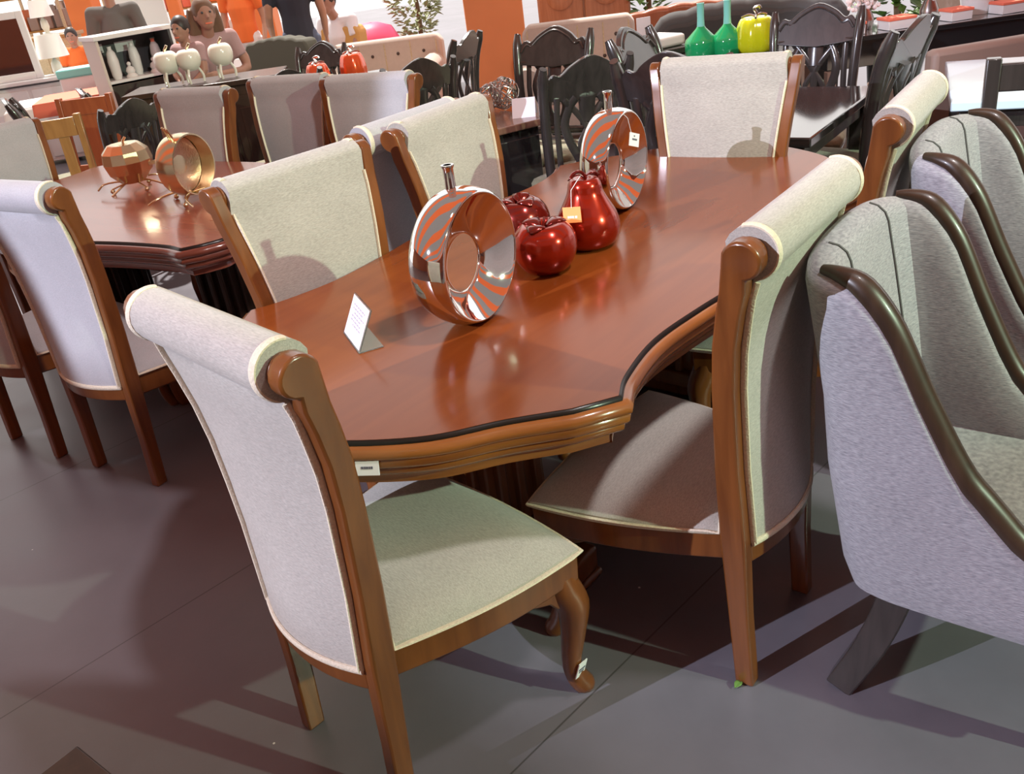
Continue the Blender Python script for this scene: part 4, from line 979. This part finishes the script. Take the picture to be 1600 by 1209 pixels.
def gift_box(label, u, v, Y, w, h, m):
    q = at(u, v, Y); t = thing('gift_box', label, 'box', (q.x, Y, 0.776), 0.1, 'red and white boxes on the console')
    MB().box((0, 0, h * .4), (w, 0.14, h * .8)).build('base', 'white', t, bevel=0.003); MB().box((0, 0, h * .88), (w + .01, 0.15, h * .24)).build('lid', m, t, bevel=0.003)
gift_box('red lidded white box on the console, leftmost one', 1325, 45, 5.83, 0.16, 0.075, 'coral')
gift_box('red lidded white box on the console, behind the edge on dark chair', 1400, 42, 5.83, 0.18, 0.07, 'coral')
gift_box('red lidded white box on the console, left of the white pot', 1492, 34, 5.83, 0.14, 0.07, 'coral')
gift_box('red lidded white box on the console, right of the white pot', 1572, 26, 5.83, 0.16, 0.07, 'coral')
q = at(1528, 25, 5.95)
pt = thing('flower_pot', 'large white flower pot on the console at upper right', 'pot', (q.x, 5.98, 0.776))
MB().lathe([(0, 0), (.085, 0), (.125, .22), (.13, .26), (.115, .26), (.108, .22), (0, .21)], 28).build('pot', 'white', pt, angle=50)
MB().lathe([(0, .225), (.109, .222), (.109, .235), (0, .24)], 20).build('soil', 'trunk', pt)
def twigs(label, u, v, Y, h, seed):
    q = at(u, v, Y); t = thing('twig_bunch', label, 'ornament', (q.x, Y, 0.776), 0, 'silvery twig bunches'); rn = random.Random(seed)
    MB().lathe([(0, 0), (.05, 0), (.06, .06), (.035, .12), (.045, .14), (.03, .14), (0, .05)], 16).build('vase', 'silver', t, angle=60)
    b = MB()
    for k in range(26):
        a = rn.uniform(0, 2 * PI); r = rn.uniform(.05, .2); hh = h * rn.uniform(.6, 1)
        P = cat([(0, 0, .1), (.4 * r * math.cos(a), .4 * r * math.sin(a), hh * .5), (r * math.cos(a + .3), r * math.sin(a + .3), hh)], 4)
        b.tube(P, [.006 - .0005 * i for i in range(len(P))], 5)
        for j in range(3, len(P)):
            for _ in range(2): b.ball(P[j] + Vector((rn.uniform(-.03, .03), rn.uniform(-.03, .03), rn.uniform(-.02, .02))), .014, 6)
    b.build('twigs', 'whitecloth', t)
twigs('silvery twig bunch on the console, beside the black carved chair', 1350, 40, 5.98, 0.48, 5); twigs('silvery twig bunch on the console, above the edge on dark chair', 1450, 36, 6.0, 0.5, 8)
q = at(1330, 40, 6.6); bush('potted_plant', 'green potted plant behind the twig bunches', q.x + 0.35, 6.7, 0.55, 0.65, 0.2, 'leaf', 'charcoal', 140, 0.14, 9)
q = at(1505, 120, 4.85)
ar = thing('armchair', 'brown taupe armchair behind the second wing chair', 'armchair', (q.x + 0.02, 5.05, 0), 0.12)
MB().box((0, 0, 0.26), (0.62, 0.56, 0.32)).build('base', 'taupe', ar, bevel=0.02); MB().box((0, -0.27, 0.44), (0.62, 0.1, 0.72)).build('backrest', 'taupe', ar, bevel=0.03)
for s in (-1, 1): MB().box((s * 0.29, 0.02, 0.36), (0.08, 0.54, 0.44)).build('arm', 'taupe', ar, bevel=0.02)
MB().box((0, 0.04, 0.46), (0.48, 0.46, 0.10)).build('seat_cushion', 'beige', ar, bevel=0.03)
for s in (-1, 1):
    for b_ in (-1, 1): MB().box((s * 0.27, b_ * 0.23, 0.05), (0.05, 0.05, 0.1)).build('leg', 'black', ar)
q = at(1560, 55, 7.2)
dr = thing('dresser', 'brown dresser at the upper right behind the console', 'dresser', (q.x + 0.2, 7.3, 0), 0.05)
MB().box((0, 0, 0.55), (1.2, 0.45, 1.04)).build('body', 'taupe', dr, bevel=0.01); MB().box((0, 0, 1.09), (1.26, 0.5, 0.04)).build('top', 'taupe', dr, bevel=0.006)
for i in range(3):
    d = MB().box((0, -0.232, 0.25 + i * .3), (1.1, 0.02, 0.27)).build('drawer', 'taupe', dr, bevel=0.004)
    for s in (-1, 1): MB().ball((s * 0.3, -0.255, 0.25 + i * .3), 0.018, 10).build('knob', 'gold', d)

# ------------------------------------------------------------------ left hand background
q = at(60, 128, 10.0)
co = thing('tv_console', 'low white console carrying the framed mirror, far left', 'console', (q.x - 0.1, 10.1, 0), 0.12)
MB().box((0, 0, 0.44), (1.5, 0.42, 0.80)).build('body', 'white', co, bevel=0.01); MB().box((0, -0.005, 0.86), (1.56, 0.46, 0.035)).build('top', 'white', co, bevel=0.005)
for s in (-1, 1): MB().box((s * .37, -.215, .44), (.70, .016, .70)).build('door', 'white', co, bevel=0.004)
MB().box((0, -.236, .835), (1.5, .004, .016)).build('dark_line', 'charcoal', co)
mf = thing('framed_mirror', 'white framed mirror standing on the white console, far left', 'mirror', (q.x - 0.36, 10.02, 0.8785), 0.10)
for x, z, w, h in ((-.38, .33, .07, .66), (.38, .33, .07, .66), (0, .035, .69, .07), (0, .625, .69, .07)): MB().box((x, 0, z), (w, .04, h)).build('frame', 'white', mf, bevel=0.006)
MB().box((0, 0.008, .33), (.70, .008, .54)).build('mirror_glass', 'mirror', mf)
MB().box((0, 0.09, .2), (.05, .14, .4)).build('easel_back', 'espresso', mf)
q = at(74, 90, 10.9)
rc = thing('rattan_cabinet', 'woven rattan cabinet behind the white table lamp, far left', 'cabinet', (q.x, 11.1, 0), 0.1)
MB().box((0, 0, 0.62), (0.62, 0.4, 1.16)).build('body', 'rattan', rc, bevel=0.01); MB().box((0, 0, 1.215), (0.68, 0.46, 0.04)).build('top', 'honey', rc, bevel=0.004)
for s in (-1, 1): MB().box((s * .15, -.206, .62), (.27, .016, 1.0)).build('door', 'rattan', rc, bevel=0.004)
for a in (-1, 1):
    for b_ in (-1, 1): MB().box((a * .27, b_ * .16, .025), (.05, .05, .05)).build('leg', 'honey', rc)
def lamp(label, u, v, Y, z0, s):
    q = at(u, v, Y); t = thing('table_lamp', label, 'lamp', (q.x, Y, z0), 0, 'white table lamps', s)
    MB().lathe([(0, 0), (.09, 0), (.09, .02), (.03, .04), (.06, .12), (.05, .2), (.015, .25), (.012, .32), (0, .32)], 20).build('base', 'ceramic', t, angle=50)
    MB().lathe([(.17, .26), (.13, .50), (.127, .50), (.167, .26)], 28).build('lamp_shade', 'lampshade', t, angle=50)
simple_table('side_table', 'small white side table under the larger table lamp, far left', at(84, 90, 10.2).x, 10.25, 0.1, 0.42, 0.36, 0.80, 'white', 'white')
lamp('white table lamp on the small side table in front of the rattan cabinet', 84, 90, 10.25, 0.801, 0.95)
lamp('white table lamp standing on the rattan cabinet', 74, 50, 11.05, 1.236, 0.75)
# table with white cloth and coral runner
q = on(100, 140, 0.80)
ct = simple_table('cloth_table', 'table under a white cloth with coral runner, far left', -3.62, 8.75, 0.25, 1.15, 0.7, 0.78, 'white', 'espresso')
def drape(name, sx, sy, z, drop, m, label):
    def f(i, j):
        u = -1 + 2 * i / 24; v = -1 + 2 * j / 16; x = u * (sx / 2 + drop); y = v * (sy / 2 + drop); ex = max(0, abs(x) - sx / 2); ey = max(0, abs(y) - sy / 2)
        e = max(ex, ey); k = 0.12 if e > 0 else 1
        X = math.copysign(min(abs(x), sx / 2) + ex * .12, x); Y = math.copysign(min(abs(y), sy / 2) + ey * .12, y)
        return (X, Y, z - e + 0.0)
    o = MB().grid(f, 25, 17).build(name, m, angle=70); o.location = (-3.62, 8.75, 0); o.rotation_euler = (0, 0, 0.25)
    o.modifiers.new('thickness', 'SOLIDIFY').thickness = 0.003
    return tag(o, label, 'tablecloth')
drape('tablecloth', 1.19, 0.74, 0.786, 0.16, 'whitecloth', 'white cloth draped over the far left table')
drape('table_runner', 0.70, 0.745, 0.795, 0.12, 'coral', 'coral red runner across the white tablecloth, far left')
# cooler boxes behind
q = at(117, 108, 9.6)
bx = thing('cooler_box', 'white and blue box behind the coral runner', 'box', (q.x, 9.65, 0), 0.2)
MB().box((0, 0, 0.44), (0.34, 0.3, 0.88)).build('body', 'white', bx, bevel=0.015); MB().box((0, 0, 0.92), (0.36, 0.32, 0.08)).build('lid', 'turquoise', bx, bevel=0.015)
# large white panel, orange posts and goods racks
q = at(212, 26, 10.6)
pn = thing('white_board', 'large blank white board standing behind the display case', 'board', (q.x, 10.7, 0), 0.05)
MB().box((0, 0, 1.27), (0.62, 0.04, 0.62)).build('board', 'white', pn, bevel=0.004)
for s in (-1, 1): MB().box((s * .22, 0.03, .5), (.04, .04, 1.0)).build('leg', 'charcoal', pn)
MB().box((0, 0.03, .02), (.6, .35, .04)).build('foot', 'charcoal', pn)
for k, (u, Y, w, h) in enumerate(((134, 13.0, 0.34, 4.2), (276, 13.0, 0.16, 4.2), (405, 15.0, 0.5, 4.2))):
    q = at(u, 20, Y); struct(MB().box((q.x, Y, h / 2), (w, w, h)).build('trim_%d' % (k + 2), 'orange', smooth=False, bevel=0.01))
def rack(label, u, Y, w, goods, seed):
    q = at(u, 30, Y); t = thing('goods_rack', label, 'rack', (q.x, Y, 0), 0.0, 'goods racks in the bright background'); rn = random.Random(seed)
    for s in (-1, 1):
        for b_ in (-1, 1): MB().box((s * w / 2, b_ * .18, .95), (.035, .035, 1.9)).build('upright', 'rattan', t)
    for z in (.3, .75, 1.2, 1.65):
        MB().box((0, 0, z), (w, .4, .025)).build('shelf', 'honey', t)
        x = -w / 2 + .1
        while x < w / 2 - .1:
            ww = rn.uniform(.1, .2); hh = rn.uniform(.14, .34); MB().box((x + ww / 2, 0, z + .0125 + hh / 2), (ww * .9, .26, hh)).build('packed_goods', rn.choice(goods), t, bevel=.012); x += ww + .02
    return t
rack('goods rack with reddish boxes at the far upper left corner', 22, 14.0, 1.5, ['redwood', 'coral', 'taupe', 'orange'], 2)
rack('goods rack with pale parcels behind the man in grey', 100, 15.5, 1.0, ['white', 'beige', 'paper', 'turquoise'], 5)
rack('goods rack with cream parcels behind the white board', 245, 15.0, 1.3, ['white', 'beige', 'coral', 'ceramic'], 8)
rack('goods rack with orange parcels behind the woman and child', 340, 16.0, 1.6, ['white', 'orange', 'beige', 'coral'], 11)

# pouf, armchairs, white bags
q = at(580, 50, 11.5)
pf = thing('pouf', 'hot pink round pouf beyond the beige sofa', 'pouf', (q.x, 11.5, 0))
MB().lathe([(0, 0), (.26, 0), (.36, .12), (.38, .35), (.36, .62), (.26, .80), (.1, .86), (0, .86)], 24).build('body', 'pink', pf, angle=70)
MB().lathe([(0, .855), (.03, .862), (0, .872)], 10).build('button', 'pink', pf)
sofa('armchair', 'mustard armchair under the seated person in white', at(505, 45, 10.3).x + 0.05, 10.3, 2.7, 0.85, 'mustard', 0.95, 0.0)
sofa('armchair', 'dark olive armchair left of the man in navy', at(432, 60, 8.75).x - 0.02, 8.95, 2.6, 0.8, 'darkgreen', 0.98, 0.05)
sofa('armchair', 'white armchair right of the woman and child', at(386, 80, 9.9).x, 10.1, 2.9, 0.75, 'whitecloth', 0.80, 0.0)

# ------------------------------------------------------------------ people
def limb(b, pts, rad, n=10): b.tube(cat(pts, 3), [rad[0] + (rad[-1] - rad[0]) * k / (3 * (len(pts) - 1)) if len(rad) == 2 else lerp([(i / (len(rad) - 1), r) for i, r in enumerate(rad)], k / (3 * (len(pts) - 1))) for k in range(3 * (len(pts) - 1) + 1)], n)
def remesh(o, v, smooth=6):
    m = o.modifiers.new('one surface', 'REMESH'); m.mode = 'VOXEL'; m.voxel_size = v; m.use_smooth_shade = True
    s = o.modifiers.new('smooth', 'SMOOTH'); s.factor = 0.5; s.iterations = smooth
def person(label, loc, rz, J, shirt, legs, skin, hair, long_hair=False, scale=1.0, sleeve=0.6, skirt=False):
    t = thing('person', label, 'person', loc, rz, None, scale)
    V = {k: Vector(v) for k, v in J.items()}
    b = MB(); he = V['head']
    b.ball(he, 0.092, 18, (0.86, 1.02, 1.22)); b.ball(he + Vector((0, .035, -.055)), .062, 12, (.9, 1, 1))
    b.tube([he + Vector((0, .085, .015)), he + Vector((0, .112, -.02)), he + Vector((0, .095, -.03))], [.010, .016, .012], 8)
    for s in (-1, 1): b.ball(he + Vector((s * .082, -.005, -.01)), .024, 8, (.5, .8, 1.2))
    limb(b, [V['chest'] + Vector((0, 0, .16)), V['neck'], he + Vector((0, 0, -.05))], [.06, .052, .05])
    limb(b, [V['pelvis'] + Vector((0, 0, -.05)), V['pelvis'] * .5 + V['chest'] * .5, V['chest'], V['chest'] + Vector((0, 0, .14))], [.135, .115, .14, .10], 14)
    for s, S_ in ((-1, 'l'), (1, 'r')):
        limb(b, [V['sh' + S_], V['el' + S_], V['wr' + S_]], [.052, .040, .027]); b.ball(V['sh' + S_], .058, 10)
        limb(b, [V['chest'] + Vector((0, 0, .13)), V['sh' + S_]], [.07, .055])
        limb(b, [V['hip' + S_], V['kn' + S_], V['an' + S_]], [.088, .058, .038])
        an = V['an' + S_]; b.tube([an + Vector((0, -.04, -.045)), an + Vector((0, .06, -.05)), an + Vector((0, .16, -.06))], [.036, .04, .026], 8)
        d = (V['wr' + S_] - V['el' + S_]).normalized(); sd = d.cross(Vector((1, 0, 0.2))).normalized(); w = V['wr' + S_]
        b.tube([w, w + d * .05, w + d * .09], [.026, .036, .032], 8, sq=(.6, 1.1))
        for k in range(4):
            o = sd * (k - 1.5) * .019; L_ = (.07, .082, .076, .058)[k]; b.tube([w + d * .085 + o, w + d * (.085 + L_ * .6) + o, w + d * (.085 + L_) + o + Vector((-s * .012, 0, 0))], [.0105, .0095, .008], 6)
        b.tube([w + d * .03 + sd * .03, w + d * .065 + sd * .055, w + d * .095 + sd * .06], [.013, .011, .009], 6)
    bd = b.build('body', skin, t); remesh(bd, 0.0085)
    # clothing follows the body
    b = MB(); limb(b, [V['pelvis'] + Vector((0, 0, -.07)), V['pelvis'] * .5 + V['chest'] * .5, V['chest'], V['chest'] + Vector((0, 0, .15))], [.158, .14, .162, .10], 14)
    for S_ in 'lr':
        e = V['sh' + S_].lerp(V['el' + S_], min(1, sleeve * 1.3)); P = [V['sh' + S_], e] if sleeve < .75 else [V['sh' + S_], V['el' + S_], V['el' + S_].lerp(V['wr' + S_], .8)]
        limb(b, P, [.07, .058] if sleeve < .75 else [.07, .056, .044]); limb(b, [V['chest'] + Vector((0, 0, .13)), V['sh' + S_]], [.086, .07]); b.ball(V['sh' + S_], .071, 10)
    remesh(b.build('shirt', shirt, t), 0.013)
    b = MB(); b.ball(V['pelvis'] + Vector((0, 0, -.02)), .165, 14, (1.05, .85, .8))
    for S_ in 'lr': limb(b, [V['hip' + S_], V['kn' + S_], V['kn' + S_].lerp(V['an' + S_], .9)], [.108, .076, .06])
    remesh(b.build('trousers', legs, t), 0.013)
    for s in (-1, 1):
        an = V['anl' if s < 0 else 'anr']; MB().tube([an + Vector((0, -.06, -.045)), an + Vector((0, .06, -.045)), an + Vector((0, .18, -.055))], [.034, .045, .028], 8).build('shoe', 'charcoal', t)
        MB().ball(he + Vector((s * .033, .087, .02)), .010, 8).build('eye', 'charcoal', t)
    MB().tube([he + Vector((-.026, .087, -.062)), he + Vector((0, .096, -.064)), he + Vector((.026, .087, -.062))], .006, 6).build('mouth', 'coral', t)
    b = MB(); b.ball(he + Vector((0, -.018, .028)), .098, 18, (.95, 1.02, 1.14))
    if long_hair:
        for k in range(-3, 4): limb(b, [he + Vector((k * .026, -.05, .05)), he + Vector((k * .036, -.09, -.1)), he + Vector((k * .04, -.10, -.30))], [.05, .045, .022], 8)
    remesh(b.build('hair', hair, t), 0.011)
    return t
def stand(lean=0.0, arm=0.0):
    return dict(pelvis=(0, 0, .95), chest=(0, lean * .4, 1.26), neck=(0, lean * .7, 1.48), head=(0, .02 + lean, 1.62), shl=(-.19, lean * .5, 1.42), shr=(.19, lean * .5, 1.42), ell=(-.25, -.03 + lean * .4, 1.13), elr=(.25, -.03 + lean * .4, 1.13),
                wrl=(-.25, .10 + arm, .90 + arm), wrr=(.25, .10, .90), hipl=(-.09, 0, .92), hipr=(.09, 0, .92), knl=(-.10, .03, .50), knr=(.10, .02, .50), anl=(-.11, -.01, .085), anr=(.11, .0, .085))
def sit(h, head_fwd=.06, arms=((-.14, .34, .2), (.14, .34, .2)), turn=0.0):
    return dict(pelvis=(0, 0, h + .08), chest=(0, .03, h + .40), neck=(0, .03 + head_fwd * .5, h + .62), head=(turn * .05, .03 + head_fwd, h + .75), shl=(-.18, .03, h + .55), shr=(.18, .03, h + .55), ell=(-.24, .12, h + .30), elr=(.24, .12, h + .30),
                wrl=(arms[0][0], arms[0][1], h + arms[0][2]), wrr=(arms[1][0], arms[1][1], h + arms[1][2]), hipl=(-.10, .02, h + .06), hipr=(.10, .02, h + .06), knl=(-.12, .42, h + .05), knr=(.12, .42, h + .05), anl=(-.12, .42, .085), anr=(.12, .40, .085))
q = at(176, 20, 9.5); person('person in grey shirt seen from behind, left of the white board', (q.x, 9.5, 0), 0.15, stand(), 'shirtgrey', 'denim', 'skindark', 'hairdark', False, 1.0, 1.0)
q = at(318, 60, 8.0); wx = q.x
stl = thing('stool', 'high dark stool under the woman holding a child', 'stool', (wx, 8.05, 0), 0.1)
MB().lathe([(0, .60), (.17, .60), (.18, .62), (.18, .645), (.15, .655), (0, .655)], 24).build('seat', 'espresso', stl, angle=50)
for k in range(4): a = k * PI / 2 + PI / 4; MB().tube([(.12 * math.cos(a), .12 * math.sin(a), .61), (.17 * math.cos(a), .17 * math.sin(a), 0)], .016, 8).build('leg', 'espresso', stl)
person('person with long brown hair and mauve top hugging a child', (wx + 0.02, 8.05, 0), PI + 0.45, sit(.585, .10, ((.04, .30, .30), (.02, .33, .22))), 'shirtpink', 'charcoal', 'skindark', 'hairbrown', True, 1.0, 0.5)
ch = sit(.78, .03, ((-.10, .16, .20), (.10, .16, .22))); ch.update(knl=(-.10, .26, .82), knr=(.10, .26, .82), anl=(-.10, .30, .52), anr=(.10, .30, .52), shl=(-.13, .02, 1.26), shr=(.13, .02, 1.26), ell=(-.17, .08, 1.06), elr=(.17, .08, 1.06), neck=(0, .03, 1.33), chest=(0, .02, 1.10), head=(0, .05, 1.45))
q = at(288, 60, 7.68)
person('person, a small child with dark hair in a mauve top, held on a lap', (q.x, 7.72, 0.10), PI - 0.35, ch, 'shirtpink', 'denim', 'skindark', 'hairdark', False, 0.80, 0.5)
q = at(380, 30, 11.2); person('person in orange shirt standing behind the white armchair', (q.x, 11.2, 0), PI - 0.2, stand(), 'shirtorange', 'whitecloth', 'skin', 'hairdark', False, 0.98, 0.5)
q = at(462, 30, 9.4); person('person in navy shirt and jeans seen from behind', (q.x, 9.45, 0), 0.2, stand(0, .05), 'shirtnavy', 'denim', 'skin', 'hairdark', False, 1.04, 0.55)
q = at(528, 40, 10.15); person('person in white shirt seated on the mustard armchair', (q.x, 10.27, 0), 2.7, sit(.46, .12), 'shirtwhite', 'denim', 'skindark', 'hairdark', False, 1.0, 0.5)
q = at(118, 50, 10.9); person('person, a small child in orange shirt, beside the white lamps', (q.x, 10.75, 0), PI + .2, stand(), 'shirtorange', 'shirtgrey', 'skindark', 'hairdark', False, 0.74, 0.5)
